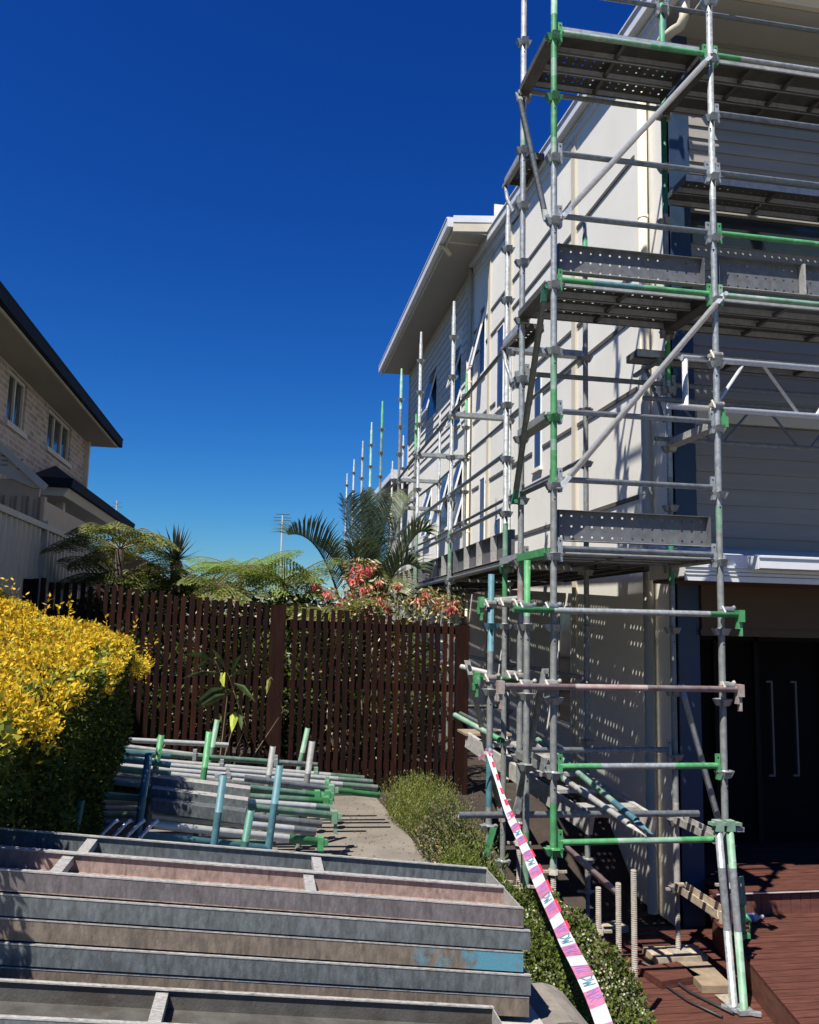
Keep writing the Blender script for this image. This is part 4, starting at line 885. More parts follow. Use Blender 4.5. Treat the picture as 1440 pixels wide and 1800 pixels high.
# ------------------------------------------------------------ stillages with stored tubes
def post(par,a,b_,Y,m,m2=None,r=.024):
    p=onY(*a,Y); b=MB(); zb=-.09
    q=onY(*b_,Y); dx=(q.x-p.x)/(q.z-p.z); bot=Vector((p.x+dx*(zb-p.z),Y,zb)); mid=p.lerp(bot,.3)
    b.tube(bot,mid,r,m2 or m,14,cap=False); b.tube(mid,p,r,m,14,hollow=False); b.tube(p-Vector((0,0,.001)),p+Vector((0,0,.002)),r*.75,black,12)
    part('post',b,par); return bot
SA=thing('pipe_rack','blue and turquoise steel pipe rack holding short boards','pipe rack',(-.3,6,-.1),'pipe racks')
b1=post(SA,(262,1325),(240,1480),5.7,blue); b2=post(SA,(492,1345),(470,1505),5.7,blue,blue); b3=post(SA,(136,1348),(106,1440),5.75,blue); b4=post(SA,(393,1362),(375,1494),5.62,blue)
b=MB(); b.tube(onY(250,1468,5.7),onY(470,1492,5.7),.026,blue,12); part('rail',b,SA)
b=MB(); b.tube(Vector((b3.x,5.75,.02)),Vector((b4.x,5.62,.02)),.024,blue,12); part('rail',b,SA)
SB=thing('pipe_rack','low pipe rack with two short green posts in front','pipe rack',(-.5,5.4,-.1),'pipe racks')
post(SB,(142,1406),(124,1500),5.35,teal); post(SB,(441,1424),(426,1510),5.35,teal); b=MB(); b.tube(onY(124,1500,5.35),onY(426,1510,5.35),.022,teal,12); part('rail',b,SB)
SC=thing('pipe_rack','tall green pipe rack nearest the fence','pipe rack',(-.1,7.5,-.1),'pipe racks')
post(SC,(284,1292),(272,1360),7.0,green,galvd); post(SC,(480,1312),(468,1395),7.0,galvd); post(SC,(382,1265),(370,1330),8.1,mint); post(SC,(541,1280),(530,1330),8.1,mint)
SD=thing('pipe_rack','narrow pipe rack with one bright green and one grey post','pipe rack',(0,7.2,-.1),'pipe racks')
post(SD,(368,1286),(357,1372),6.75,green); post(SD,(549,1303),(536,1398),6.75,galvd)
for par,Y in ((SC,7.0),(SC,8.1),(SD,6.75)):
    b=MB(); b.tube((-.8,Y,-.04),(.45,Y,-.04),.022,galvd,10); part('rail',b,par)
# stored tubes (photo ends measured; each sits at its own depth in the piles)
G1='scaffold tubes stored in the racks'
tub=[ # (xl,yl,xr,yr,Y,r,mat,endmat,kind,label)
(272,1450,566,1480,5.9,.027,galvlit,green,'k','lowest worn tube in the front rack with a bright green end'),
(268,1433,556,1462,6.0,.026,galvlit,galv,'','thick grey tube in the front rack under the boards'),
(262,1418,566,1449,6.12,.027,galv,galvd,'','grey tube crossed by a leaf shadow in the front rack'),
(430,1418,590,1434,6.22,.026,mint,mint,'k','pale tube with the farthest reaching end in the front rack'),
(400,1408,580,1420,6.3,.025,galvlit,mint,'','whitish tube in the front rack'),
(400,1398,575,1409,6.4,.025,mint,green,'k','light green tube in the front rack'),
(400,1386,578,1398,6.5,.025,galvd,green,'k','tube with a long bright green end in the front rack'),
(430,1368,585,1388,6.62,.025,galv,mint,'k','upper grey tube with a jagged end in the front rack'),
(440,1385,560,1398,6.46,.024,mint,green,'k','short green tube behind the boards'),
(190,1299,402,1310,8.3,.024,galvlit,galvlit,'','topmost whitish tube in the rear rack'),
(180,1308,400,1335,8.0,.024,galvlit,galv,'','second whitish tube in the rear rack'),
(180,1318,558,1345,7.85,.024,mint,galv,'n','greenish tube with two cast collars in the rear rack'),
(200,1332,640,1368,7.7,.024,galvlit,mint,'n','bright tube reaching toward the shrub'),
(200,1338,655,1375,7.55,.024,galvlit,mint,'','bright tube just below another in the rear rack'),
(200,1346,664,1385,7.45,.025,galvlit,mint,'n','tube with a mint end over the path'),
(200,1352,668,1398,7.3,.025,galvlit,green,'n','lowest rear tube ending in green over the path'),
(200,1362,620,1392,7.15,.025,galvd,green,'n','dull tube with a green section in the rear rack'),
(200,1372,560,1400,6.95,.024,galvd,galvd,'k','dull tube just behind the boards'),
]
for (xl,yl,xr,yr,Y,r,m,me,kd,lb) in tub:
    p=onY(xl,yl,Y); q=onY(xr,yr,Y); d=(q-p).normalized(); L=(q-p).length; b=MB()
    fr=.86 if me is not green else .80
    b.tube(p,p+d*L*fr,r,m,14,cap=True); b.tube(p+d*L*fr,q,r,me,14,hollow=True)
    if kd=='k':
        b.box(q-Vector((.03,.035,.05)),q+Vector((.01,.035,.035)),me); b.box(q+Vector((-.01,-.02,-.12)),q+Vector((.012,.012,-.05)),me); b.box(q+Vector((.011,-.03,-.02)),q+Vector((.04,-.01,.02)),me)
    if kd=='n':
        for t in (.42,.80):
            c=p+d*L*t; b.tube(c-d*.02,c+d*.02,r*1.15,me,12); b.box(c+Vector((-.016,-.05,-.03)),c+Vector((.016,.05,.03)),me if t>.5 else galv); b.box(c+Vector((-.016,-.03,-.06)),c+Vector((.016,.03,.06)),me if t>.5 else galv)
    solo('scaffold_tube',b,lb,'tube',G1,loc=tuple(p))
# filling tubes below, barely seen in the shade
for i in range(9):
    Y=5.9+.19*(i%5); z=.0+.052*(i//5); b=MB(); x1=.12+U(-.05,.08); b.tube((-1.45,Y,z+.03),(x1,Y,z-.03),.024,(galvd,galvw,mint)[i%3],12,hollow=True); solo('scaffold_tube',b,'dull tube lying at the bottom of the front rack in shade','tube',G1,loc=(-1.45,Y,z))
for i in range(9):
    Y=7.1+.2*(i%5); z=.02+.055*(i//5); b=MB(); x1=.42+U(-.1,.1); b.tube((-1.3,Y,z+.04),(x1,Y,z),.024,(galv,galvd,mint)[i%3],12,hollow=True); solo('scaffold_tube',b,'tube at the bottom of the rear rack near the fence','tube',G1,loc=(-1.3,Y,z))
# turquoise tubes in the hedge's shade
for i,(y0,y1,Y) in enumerate(((1325,1345,7.0),(1345,1362,6.8),(1368,1385,6.5),(1395,1408,6.2),(1318,1330,7.3))):
    b=MB(); b.tube(onY(150,y0,Y),onY(300,y1,Y),.025,teal if i%2 else blue,12); solo('scaffold_tube',b,'turquoise tube in the shade beside the hedge','tube','turquoise tubes beside the hedge',loc=tuple(onY(150,y0,Y)))
# three short boards on top of the blue rack
for i,(yl,yr,Y) in enumerate(((1366,1388,6.12),(1386,1408,6.0),(1406,1428,5.88))):
    p=onY(266,yl,Y);q=onY(440-4*i,yr,Y); d=(q-p).normalized(); b=MB(); n=Vector((0,1,0)); u=Vector((0,0,1)); hh=.075
    b.prism([p-u*hh,q-u*hh,q,p],n*.004,bd_grey); b.prism([p+n*.0045,q+n*.0045,q+n*.13,p+n*.13],-u*.004,lip if i<2 else bd_grey); b.prism([p+n*.13-u*hh,q+n*.13-u*hh,q+n*.13,p+n*.13],n*.004,bd_grey)
    b.prism([q-u*hh+n*.0045,q+n*.0045-u*.005,q+n*.129-u*.005,q+n*.129-u*hh],-d*.004,bd_grey)
    solo('short_board',b,['rearmost','middle','nearest'][i]+' of the three short grey steel boards between the blue posts','steel board','short boards in the blue rack',loc=tuple(p))
# row of hooked clips by the green post
for i in range(4):
    p=onY(176+24*i,1470,5.2); b=MB(); b.path([p+Vector((-.02,0,-.08)),p,p+Vector((.06,.05,.06)),p+Vector((.085,.06,.075))],.011,alu); b.tube(p+Vector((-.01,-.02,-.03)),p+Vector((-.01,.02,-.03)),.016,galv,8)
    solo('clip',b,['leftmost','second','third','rightmost'][i]+' bright metal clip in the row behind the near stack','clip','row of metal clips',loc=tuple(p))
# ------------------------------------------------------------ barrier tape
TP=thing('barrier_tape','pink white and red barrier tape stretched from the scaffold leg past the stack','tape',(1.6,5,.3))
ctrl=[onY(857,1322,6.2),onY(874,1372,5.7),onY(897,1432,5.1),onY(934,1520,4.4),onY(985,1625,3.7),onY(1030,1722,3.2),onY(1068,1810,2.85),onY(1110,1900,2.5)]
def cr(t):
    n=len(ctrl)-1; s_=min(int(t*n),n-1); u=t*n-s_; g_=lambda i:ctrl[max(0,min(n,i))]
    p0,p1,p2,p3=g_(s_-1),g_(s_),g_(s_+1),g_(s_+2)
    return .5*((2*p1)+(p2-p0)*u+(2*p0-5*p1+4*p2-p3)*u*u+(3*p1-p0-3*p2+p3)*u**3)
N=240; bt=MB(); prev=None; s_len=0; ink=MB()
pts=[cr(i/N) for i in range(N+1)]
side=Vector((.80,.10,.42)).normalized()
for i_ in range(N+1): u_=i_/N; pts[i_]=pts[i_]+Vector((0,0,.012*math.sin(u_*19)))
acc=[0]
for i in range(N): acc.append(acc[-1]+(pts[i+1]-pts[i]).length)
def wid(s): return .026+.034*min(1,s/2.4)+.004*math.sin(s*7)
def edge(i):
    d=(pts[min(i+1,N)]-pts[max(i-1,0)]).normalized(); sd=(side+Vector((0,.35,-.25))*math.sin(i*.045)+Vector((.0,.25,.2))*math.sin(i*.11)); w=sd-d*sd.dot(d); w.normalize(); return w
for i in range(N):
    s=acc[i]; per=.21; ph=(s%per)/per
    w0,w1=edge(i),edge(i+1); a0,a1=wid(acc[i]),wid(acc[i+1])
    near=s>1.15
    if near: m=tape_p if ph<.55 else tape_w
    else: m=tape_r if ph<.5 else tape_w
    split=.28 if near and s<2.4 else 0
    P=lambda w,a,p,f:p+w*a*f
    if not near:   # half folded: white strip and red dashes
        bt.face([P(w0,a0,pts[i],-.5),P(w0,a0,pts[i],.0),P(w1,a1,pts[i+1],.0),P(w1,a1,pts[i+1],-.5)],tape_w); bt.face([P(w0,a0,pts[i],.0),P(w0,a0,pts[i],.5),P(w1,a1,pts[i+1],.5),P(w1,a1,pts[i+1],.0)],m)
    else:
        bt.face([P(w0,a0,pts[i],-.5),P(w0,a0,pts[i],.5),P(w1,a1,pts[i+1],.5),P(w1,a1,pts[i+1],-.5)],m)
        bt.face([P(w0,a0,pts[i],-.56),P(w0,a0,pts[i],-.5),P(w1,a1,pts[i+1],-.5),P(w1,a1,pts[i+1],-.56)],tape_w if m is tape_w else tape_p)
        if s<2.6 and m is tape_p: bt.face([P(w0,a0,pts[i],.5),P(w0,a0,pts[i],.68),P(w1,a1,pts[i+1],.68),P(w1,a1,pts[i+1],.5)],tape_r)
part('ribbon',bt,TP)
# printed letters (strokes) seen as in the photo
glyph={'D':[[(0,0),(0,1),(.45,.85),(.5,.4),(0,0)]],'R':[[(0,0),(0,1),(.4,.95),(.4,.6),(0,.5)],[(.1,.5),(.5,0)]],'W':[[(0,1),(.15,0),(.3,.7),(.45,0),(.6,1)]],'N':[[(0,0),(0,1),(.45,0),(.45,1)]]}
import bisect
def at_s(s):
    i=min(N-1,max(0,bisect.bisect(acc,s)-1)); u=(s-acc[i])/(acc[i+1]-acc[i]); return pts[i].lerp(pts[i+1],u),edge(i),i
def glyph_at(ch,s0,hh,m,f0=-.38):
    for st in glyph[ch]:
        for (a,b_) in zip(st,st[1:]):
            q=[]
            for (gx,gy) in (a,b_):
                p,w,i=at_s(s0+gx*hh); nn=w.cross((pts[min(N,i+1)]-pts[i]).normalized())
                if nn.dot(Vector((0,0,CAMZ))-p+Vector((0,0,0)))<0: nn=-nn
                q.append(p+w*wid(acc[i])*(f0+gy*.76)+nn*.0012)
            if (q[1]-q[0]).length>1e-4: ink.bar(q[0],q[1],.006,.0008,m,up=nn)
s=1.2
while s<acc[-1]-.3:
    base=math.floor(s/.21)*.21
    n_=int(base/.21)
    if n_%2==0:
        glyph_at('D',base+.12,.062,tape_i); glyph_at('W',base+.158,.062,tape_i)
    glyph_at('N',base+.02,.045,tape_v); glyph_at('R',base+.06,.045,tape_v)
    s=base+.2101
part('printed_letters',ink,TP,kind='stuff')
b=MB()
for i in range(6):
    c=ctrl[0]; a=i*1.1; b.bar(c+Vector((-.03*math.cos(a),-.03,-.02*math.sin(a))),c+Vector((.035*math.cos(a),-.035,.03*math.sin(a)+.005)),.022,.004,tape_w if i%2 else tape_p,up=(0,1,0))
b.bar(c,c+Vector((-.07,-.01,-.05)),.02,.002,tape_p,up=(0,1,0)); part('knot',b,TP)
# ------------------------------------------------------------ vegetation
def leafcloud(b,n,sampler,l,w,mats,upb=.3):
    for _ in range(n):
        p,nrm,mm=sampler(); d=(rv()+Vector(nrm)*upb).normalized(); leaf(b,p,d,rv(),l*U(.45,1.5),w*U(.6,1.4),mm or random.choice(mats))
HD=thing('hedge','clipped hedge with bright golden yellow top and dark green side at the left','hedge',(-1.6,5,-.1))
def htop(x,y): # surface height
    return 1.25+.063*(min(y,6)-2.7)+.36*min(1,max(0,(-x-.75)/1.2))+.05*math.sin(x*9+y*5)+.04*math.sin(y*11-x*3)-.12*max(0,(y-5.6))
def hside(y,z): return -.86-.05*math.sin(y*4)-.04*math.sin(z*7+y*3)- (.13*(1.3-z) if z<1.3 else 0) - (.35*max(0,1-(6.6-y)/.7) if y>5.9 else 0)
def s_top():
    x=U(-2.3,-.80); y=U(2.6,6.65); z=htop(x,y)-abs(random.gauss(0,.05))
    e=max(0,(x+1.1)/.3); z-=e*e*.04
    return Vector((x,y,z)),(0,-.1,1),None
def s_side():
    y=U(2.4,6.6); z=U(-.1,1.28+.063*(min(y,6)-2.7)); 
    t=abs(random.gauss(0,.07)); x=hside(y,z)-t
    return Vector((x,y,z)),(.8,-.2,.2),(yel[2] if (z>1.08+.05*y and R()<.5) or R()<.012 else None)
def s_in():
    return Vector((U(-2.2,-1.05),U(2.8,6.4),U(.2,1.4))),(0,0,1),None
b=MB(); leafcloud(b,66000,s_top,.027,.013,yel[:2]*3+[yel[2]]*2,.6)
# upright sprays on the top
for _ in range(60):
    x=U(-2.2,-.8);y=U(2.8,6.6);z=htop(x,y); d=Vector((U(-.3,.5),U(-.2,.2),1)).normalized(); L=U(.06,.2)
    for q in range(int(L/.014)):
        p=Vector((x,y,z))+d*q*.014; leaf(b,p,(rv()+d*.5),rv(),U(.024,.038),.014,random.choice(yel[:2]))
part('golden_top',b,HD)
b=MB(); leafcloud(b,52000,s_side,.036,.02,grn[:2]*2+[grn[2]],.4); leafcloud(b,6000,s_in,.08,.06,[grn[1]],0); 
def s_back(): return Vector((U(-2.2,-1.05),6.6-abs(random.gauss(0,.08)),U(-.1,1.4))),(0,1,0),None
leafcloud(b,5000,s_back,.05,.03,grn,.2)
part('green_side',b,HD)
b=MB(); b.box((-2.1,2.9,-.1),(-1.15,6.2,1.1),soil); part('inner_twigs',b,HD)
# behind-fence mass
def blob(cx_,cy_,cz_,rx,ry,rz):
    def f():
        d=rv(); t=U(.72,1.02); return Vector((cx_+d.x*rx*t,cy_+d.y*ry*t,cz_+d.z*rz*t)),tuple(d),None
    return f
ll0=mat('leaf_sunlit_pale',(.55,.52,.42),.5,0,.2,20,trans=.3)
bm_=[('dark leafy shrub behind the left half of the picket fence',(-1.1,10.2,1.1,1.4,.8,1.05),14000),('leafy shrub behind the middle of the picket fence',(.35,10.2,1.0,1.0,.8,1.0),11000),('sparse twiggy shrub behind the right end of the picket fence',(1.45,10.0,.8,.75,.6,.95),4500)]
for lb,(a1,a2,a3,a4,a5,a6),n in bm_:
    s=thing('garden_shrub',lb,'shrub',(a1,a2,-.1),'shrubs behind the fence'); b=MB(); leafcloud(b,n,blob(a1,a2,a3,a4,a5,a6),.075,.04,grn+[fern[1]],.3); leafcloud(b,n//4,blob(a1,a2,a3,a4*.7,a5*.7,a6*.8),.09,.05,[fern[0],fern[2],fern[0],pale],.3); part('foliage',b,s)
    b=MB()
    for _ in range(900):
        pq=Vector((a1+U(-1,1)*a4,U(9.08,9.35),U(0,1.9))); leaf(b,pq,rv(),rv(),U(.03,.07),U(.012,.03),random.choice([pale,pale,fern[2],ll0,redf[2]]))  # pale colours stand in for leaves catching sun between the pickets
    part('front_leaves',b,s)
    b=MB()
    for q in range(9): b.path([(a1+U(-.2,.2)*a4,a2,-.1),(a1+U(-.5,.5)*a4,a2+U(-.2,.2),a3*.6),(a1+U(-.8,.8)*a4,a2+U(-.3,.3),a3+a6*.6)],.014,stemm,6,taper=.004)
    part('stems',b,s)
def frond(b,base,dirv,L,lift,droop,pin,mats,nseg=16,sub=True,np_=26,taper_at=.25,rm=stemm):
    dirv=Vector((dirv[0],dirv[1],0)).normalized(); side=dirv.cross(Vector((0,0,1))); pts=[]
    for i in range(nseg+1):
        t=i/nseg; pts.append(Vector(base)+dirv*L*(t*(1-.12*t))*math.cos(lift*.6)+Vector((0,0,1))*(L*math.sin(lift)*t-droop*L*t*t))
    b.path(pts,.009,rm,5,taper=.002)
    for i in range(np_):
        t=.12+.88*(i+.5)/np_; f=t*nseg; k=min(int(f),nseg-1); p=pts[k].lerp(pts[k+1],f-k); tg=(pts[k+1]-pts[k]).normalized()
        up=side.cross(tg).normalized()
        if up.z<0: up=-up
        prof=math.sin(min(1,(t-.05)/taper_at)*math.pi/2)*(1-max(0,(t-.35)/.65)**1.6)+.06
        for s_ in (1,-1):
            d=(side*s_*.85+tg*.45+Vector((0,0,-.38))).normalized(); l=pin*prof*U(.9,1.1); m=random.choice(mats)
            if sub:
                n=max(3,int(l/.038)); 
                for q in range(n):
                    u=(q+.5)/n; pp=p+d*l*u+Vector((0,0,-.10*l*u*u)); ll=.055*pin/.4*math.sin(math.pi*(.15+.8*(1-u)))+.01
                    for s2 in (1,-1):
                        dd=(tg*s2*.8+d*.6+up*.05).normalized(); leaf(b,pp,dd,up+rv()*.5,ll*U(.7,1.3),.019,m)
            else:
                w=.022; pm=p+d*l*.55; pe=p+d*l+Vector((0,0,-.22*l)); a=tg*w*.5
                b.face([p-a*.5,p+a*.5,pm+a,pm-a],m); b.face([pm-a,pm+a,pe],m)
darktrunk=mat('fern_trunk',(.035,.026,.017),.9,0,.3,20)
def treefern(lb,x,y,z,n,L,pin,mats,r0=0,lift=(.3,.8),droop=(.35,.6),arc=(0,6.28),trunk=True):
    s=thing('tree_fern',lb,'tree fern',(x,y,-.1),'ferns behind the fence'); 
    for i in range(n):
        a=arc[0]+(arc[1]-arc[0])*(i+U(.2,.8))/n+r0; b=MB(); frond(b,(x,y,z),(math.cos(a),math.sin(a)),L*U(.85,1.1),U(*lift),U(*droop),pin,mats); part('frond',b,s)
    b=MB(); b.tube((x,y,-.1),(x,y,z),.06,darktrunk,10,r2=.045); part('trunk',b,s)
q=onY(205,1020,10.4); treefern('olive tree fern spreading over the left end of the picket fence',q.x,10.4,q.z,15,1.05,.30,[fern[0],fern[2]],lift=(.3,.95),droop=(.4,.75))
q=onY(170,1000,9.8); treefern('low arching fern fronds against the steel fence',q.x+.25,9.7,q.z+.22,10,.95,.34,[fern[0],fern[2],fern[1]],lift=(.4,1.0),droop=(.45,.8))
q=onY(370,1040,10.0); treefern('drooping olive tree fern in the middle above the pickets',q.x,10.0,q.z,14,1.0,.30,fern,lift=(.25,.9),droop=(.4,.7))
q=onY(425,1000,12.5); treefern('pale lime tree fern catching the sun farther back',q.x,12.5,q.z-.05,12,1.05,.36,[fernlight],lift=(.35,.9),droop=(.35,.6))
q=onY(500,1030,10.2); treefern('green tree fern between the pale fern and the palm',q.x,10.2,q.z,14,.9,.30,[fern[1],fern[0],fernlight],lift=(.3,1.0),droop=(.4,.7))
q=onY(590,1065,9.7); treefern('broad fern frond clump under the red flowers',q.x,9.7,q.z-.05,9,.8,.3,[fern[0],fern[2]],lift=(.2,.6),droop=(.3,.6))
# yucca
q=onY(310,985,9.9); s=thing('yucca','spiky dark yucca head standing between the ferns against the sky','yucca',(q.x,9.9,-.1)); b=MB()
for i in range(75):
    a=U(0,6.28); e=U(.0,1.5); d=Vector((math.cos(a)*math.cos(e),math.sin(a)*math.cos(e),math.sin(e))); L=U(.28,.46); sd=d.cross(Vector((0,0,1))).normalized()*.013
    p=Vector((q.x,9.9,q.z)); b.face([p-sd,p+sd,p+d*L*.6+sd,p+d*L,p+d*L*.6-sd],yucca)
part('leaves',b,s); b=MB(); b.tube((q.x,9.9,-.1),(q.x,9.9,q.z),.06,stemm,10); part('trunk',b,s)
# palm
PB=onY(650,1120,10.9); s=thing('palm','tall feather palm with arching blue green fronds beside the scaffold','palm',(PB.x,10.9,-.1))
def palmfrond(tip,mid,pin,mats,Y0=10.9,droopl=.18,np_=64,base=None):
    b=MB(); p0=Vector(base or PB); p2=Vector(tip); p1=Vector(mid); n=20
    pts=[(p0*(1-t)**2+p1*2*t*(1-t)+p2*t*t) for t in [i/n for i in range(n+1)]]
    b.path(pts,.016,stemm if mats[0] is palmy else palm,6,taper=.004)
    for i in range(np_):
        t=.2+.8*(i+.5)/np_; f=t*n; k=min(int(f),n-1); p=pts[k].lerp(pts[k+1],f-k); tg=(pts[k+1]-pts[k]).normalized(); sd=tg.cross(Vector((0,0,1)))
        if sd.length<.15: sd=Vector((0,1,0))
        sd.normalize(); up=sd.cross(tg).normalized(); up=up if up.z>0 else -up
        prof=min(1,.55+(t-.2)*1.6)*(1-max(0,(t-.6)/.4)**2*.65)
        for s_ in (1,-1):
            d=(sd*s_*.75+up*.5+tg*.75+rv()*.06).normalized(); l=pin*prof*U(.85,1.1); m=random.choice(mats); w=tg.cross(d).normalized(); a=d.cross(w).normalized()*.0085
            pm=p+d*l*.55; pe=p+d*l+Vector((0,0,-droopl*l)); b.face([p-a*.6,p+a*.6,pm+a,pm-a],m); b.face([pm-a,pm+a,pe],m)
    part('frond',b,s)
pl=[palm,palm,yucca]
palmfrond(onY(507,940,10.3),onY(570,925,10.6),.62,pl,base=onY(608,1100,10.8))
palmfrond(onY(606,878,10.6),onY(628,985,10.8),.58,pl)
palmfrond(onY(662,870,11.4),onY(640,960,11),.58,pl)
palmfrond(onY(632,872,10.9),onY(645,960,10.9),.52,pl)
palmfrond(onY(690,880,10.8),onY(655,985,10.9),.58,[palm,palmy])
palmfrond(onY(752,938,10.7),onY(725,905,10.8),.46,[palm,palmy])
palmfrond(onY(735,1000,10.4),onY(690,960,10.6),.5,[palmy,palm])
palmfrond(onY(640,868,11.0),onY(650,980,10.9),.5,pl)
palmfrond(onY(716,872,11.2),onY(690,930,10.9),.5,[palm,palmy])
palmfrond(onY(560,960,11.2),onY(600,975,11),.5,pl)
palmfrond(onY(620,960,10.2),onY(640,990,10.5),.46,[palm,palmy])
palmfrond(onY(700,1040,10.1),onY(680,975,10.5),.46,[palmy])
b=MB(); b.tube((PB.x,10.9,-.1),PB+Vector((0,0,.1)),.09,stemm,12,r2=.07); part('trunk',b,s)
# red flowering plant
s=thing('flowering_shrub','shrub with clusters of coral red hanging bracts above the fence','shrub',(1.3,9.6,-.1))
bf=MB(); bl=MB(); bs=MB()
cl=[(632,1005,.16),(622,1020,.1),(645,1000,.12),(555,1030,.09),(575,1045,.09),(600,1060,.1),(620,1045,.08),(650,1075,.1),(665,1055,.1),(625,1075,.08),(680,1068,.1),(640,1035,.07),(750,1048,.09),(770,1058,.1),(795,1065,.12),(735,1055,.06),(700,1030,.05),(618,1060,.06),(667,1022,.06)]
for (px,py,rr) in cl:
    Y=9.55+U(-.25,.35); c=onY(px,py,Y)
    for _ in range(int(1100*rr)):
        d=rv(); p=c+Vector((d.x*rr*.75,d.y*rr*.6,d.z*rr*.8))*U(.2,1); leaf(bf,p,Vector((d.x*.5,d.y*.5,-.9)),rv(),U(.03,.06),.016,random.choice(redf[:2]*3+[redf[2]]))
    for _ in range(int(420*rr)):
        d=rv(); p=c+Vector((d.x*rr,d.y*rr,d.z*rr*.6+rr*.5)); leaf(bl,p,Vector((d.x,d.y,-.3)),rv(),U(.05,.09),.022,random.choice([fern[2],pale,grn[2],redf[2]]))
    bs.path([(c.x+U(-.2,.2),9.6,-.05),(c.x+U(-.1,.1),Y,c.z*.6),(c.x,Y,c.z+rr*.4)],.009,stemm,5,taper=.004)
for _ in range(900):
    px=U(600,815); py=random.gauss(1062,16); p=onY(px,py,U(9.3,9.9)); leaf(bl,p,rv()+Vector((0,0,-.4)),rv(),U(.05,.09),.022,random.choice([fern[2],grn[2],pale,redf[2],grn[1]]))
part('bracts',bf,s); part('leaves',bl,s); part('stems',bs,s)
# broad leaved plant in front of the fence
s=thing('broad_leaf_plant','dark broad leaved plant with two sunlit leaves coloured bright yellow in front of the fence','plant',(-.75,8.7,-.1))
b=MB(); YL=8.75
def big(a,c,w,m,mid=None):
    p=onY(*a,YL-.05); q=onY(*c,YL-.3); d=(q-p); L=d.length; d.normalize(); sd=d.cross(Vector((0,1,.35))).normalized()*w/2; mm=p.lerp(q,.45)+Vector((0,0,.04)); m2=p.lerp(q,.8)+Vector((0,0,.015)); dip=Vector((0,.02,-.012))
    for s_ in (1,-1): b.face([p,mm+sd*s_+dip,mm],m,True); b.face([mm,mm+sd*s_+dip,m2+sd*s_*.5,m2],m,True); b.face([m2,m2+sd*s_*.5,q],m,True)
for a,c,w,m in (((378,1162),(325,1150),.07,leafbig),((372,1164),(342,1175),.06,leafbig),((385,1182),(315,1195),.05,leafbig),((402,1208),(338,1242),.11,leafbig),((410,1218),(340,1250),.08,leafbig),((388,1183),(394,1208),.10,leaflit),((414,1250),(407,1288),.085,leaflit),((420,1255),(425,1285),.06,leafbig),((476,1190),(468,1222),.05,fern[2]),((398,1180),(372,1140),.04,leafbig),((405,1185),(425,1150),.05,leafbig),((410,1200),(450,1235),.07,leafbig),((405,1190),(440,1180),.06,leafbig)): big(a,c,w,m)
part('leaves',b,s); b=MB()
for a in ((378,1162),(398,1182),(410,1215),(414,1250),(476,1190)): b.path([(-.35+U(-.1,.1),8.75,-.1),onY(a[0]+22,a[1]+60,YL),onY(a[0]+4,a[1]+6,YL-.03),onY(*a,YL-.05)],.006,stemm,6,taper=.003)
part('stems',b,s)
# low shrub on the path edge
def bushcloud(lb,name,cx_,cy_,rx,ry,z0,hgt,n,l,w,mats,tips=None,nt=0,grass=0,shape=None):
    s=thing(name,lb,'shrub',(cx_,cy_,z0)); b=MB()
    for _ in range(n):
        a=U(0,6.28); rr=math.sqrt(R()); x=cx_+math.cos(a)*rr*rx; y=cy_+math.sin(a)*rr*ry; top=hgt*math.sqrt(max(0,1-rr**2.4))*(1+.14*math.sin(x*17+y*9)+.1*math.sin(y*23))
        z=gz(x,y)+max(.02,top*(1-abs(random.gauss(0,.16)))) if shape is None else shape(x,y,top)
        leaf(b,Vector((x,y,z)),rv()+Vector((0,0,.6)),rv(),l*U(.6,1.3),w*U(.7,1.3),random.choice(mats))
        if grass and R()<grass:
            d=Vector((U(-.6,.6),U(-.6,.6),1)).normalized(); L=U(.06,.30); p=Vector((x,y,z)); 
            for q in range(9): leaf(b,p+d*L*q/9,rv()*.7+d,rv(),.03,.006,random.choice(mats))
    for _ in range(nt):
        a=U(0,6.28); rr=math.sqrt(R()); x=cx_+math.cos(a)*rr*rx; y=cy_+math.sin(a)*rr*ry; top=hgt*math.sqrt(max(0,1-rr**2.4))
        z=gz(x,y)+top*U(.75,1.05); leaf(b,Vector((x,y,z)),rv(),rv(),.013,.011,tips)
    part('foliage',b,s); return s
ll=[mat('herb_green',(.16,.20,.03),.5,0,.3,20,trans=.35),mat('herb_olive',(.10,.12,.03),.5,0,.3,20,trans=.3),fern[2]]
bushcloud('wispy yellow green shrub between the path and the fence post','low_shrub',1.70,7.7,.50,1.0,-.12,.13,8000,.028,.008,ll,pale,300,.45)
bushcloud('small dark shrub under the blue topped leg','low_shrub',1.55,6.6,.30,.55,-.12,.30,5000,.03,.012,[ll[1],grn[1],stemm],pale,100,.05)
bl_=[grn[1],grn[0],grn[2],grn[2]]
bushcloud('dense small leaved bush with pale tips beside the near stack','leafy_bush',1.28,4.45,.34,.95,-.12,.36,24000,.022,.012,bl_,pale,2600,.0)
bushcloud('round small leaved bush spilling toward the timber deck','leafy_bush',1.72,4.3,.36,.75,-.3,.34,24000,.022,.012,bl_+[stemm],pale,2600,.0)
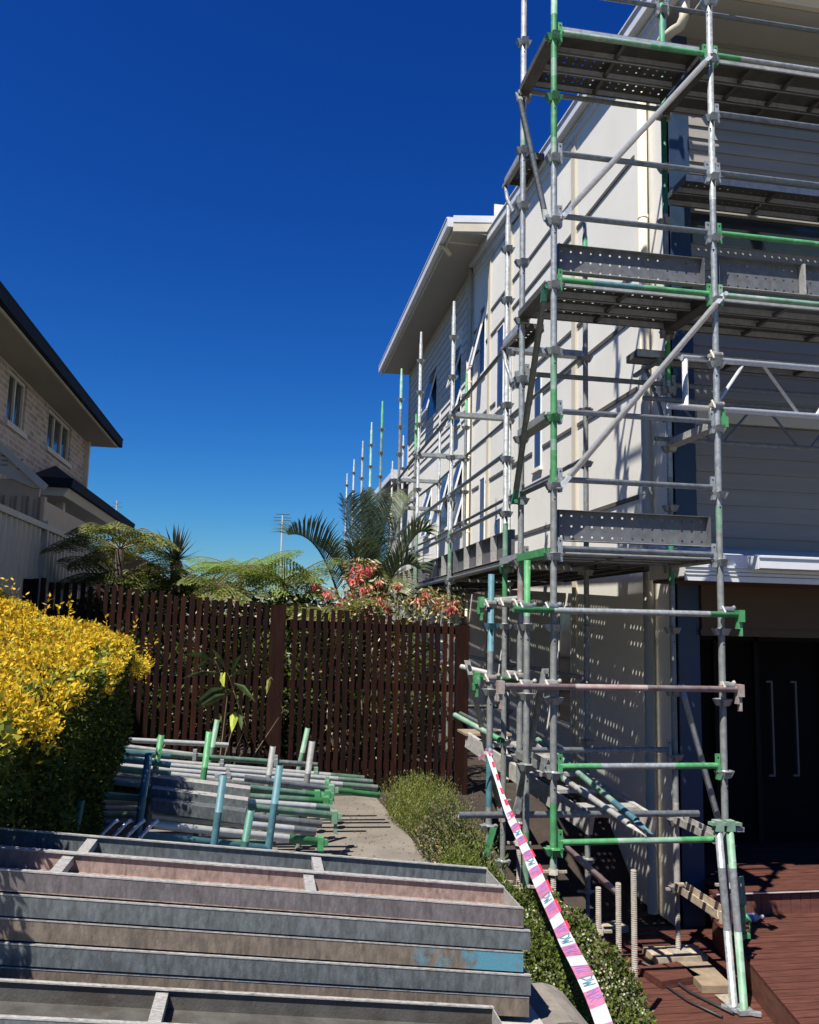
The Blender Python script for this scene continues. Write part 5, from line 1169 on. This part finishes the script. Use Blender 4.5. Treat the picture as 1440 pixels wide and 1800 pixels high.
bushcloud('bright green tufts along the top edge of the garden bed','leafy_bush',1.3,5.35,.2,.3,-.12,.26,5000,.03,.012,[grn[2],ll[0]],pale,150,.05)
# bed stones and bromeliad-like ground cover
for i,(px,py,rr) in enumerate(((855,1462,.05),(905,1545,.06),(870,1540,.045),(925,1550,.07),(890,1500,.04))):
    q=onZ(px,py,-.1); q.z=gz(q.x,q.y)+.01; b=MB()
    n=8
    for a in range(n):
        for e in range(4):
            def sp(a_,e_): th=2*math.pi*a_/n; ph=math.pi/2*e_/4; k=rr*(1+.2*math.sin(a_*2.3+i)); return q+Vector((math.cos(th)*math.cos(ph)*k*1.3,math.sin(th)*math.cos(ph)*k,math.sin(ph)*rr*.7))
            b.face([sp(a,e),sp(a+1,e),sp(a+1,e+1),sp(a,e+1)],rock,True)
    solo('stone',b,['flat pale stone at the path edge under the slung tube','pale stone between the scaffold feet','small pale stone left of the scaffold feet','largest pale stone beside the green foot','small stone near the green foot stay'][i],'stone','stones in the garden bed',loc=tuple(q))
b=MB()
for _ in range(1600):
    x=U(1.3,2.0);y=U(5.6,7.0); p=Vector((x,y,gz(x,y)+U(0,.10))); leaf(b,p,rv()+Vector((0,0,.7)),rv(),.05,.014,random.choice([redf[2],fern[2],stemm,ll[1],pale]))
solo('ground_cover',b,'reddish green ground cover between the scaffold feet','ground cover',None,'stuff',loc=(1.6,6.2,-.2))
# antenna on the horizon
q=onY(497,905,30); b=MB(); b.tube((q.x,30,-1),(q.x,30,q.z),.03,galvd,8)
for dz_,w in ((0,.32),(.12,.25),(-.1,.3)): b.tube((q.x-w,30,q.z+dz_-.1),(q.x+w,30,q.z+dz_-.1),.014,galvd,6)
b.tube((q.x,29.7,q.z),(q.x,30.4,q.z+.05),.014,galvd,6); solo('tv_antenna',b,'distant television antenna on a thin mast against the sky','antenna',loc=(q.x,30,-1))
b=MB(); b.box((-6,26,-.5),(1.6,26.1,1.35),colorb); solo('distant_fence',b,'distant grey fence hidden behind the ferns','fence',loc=(-2,26,-.5))
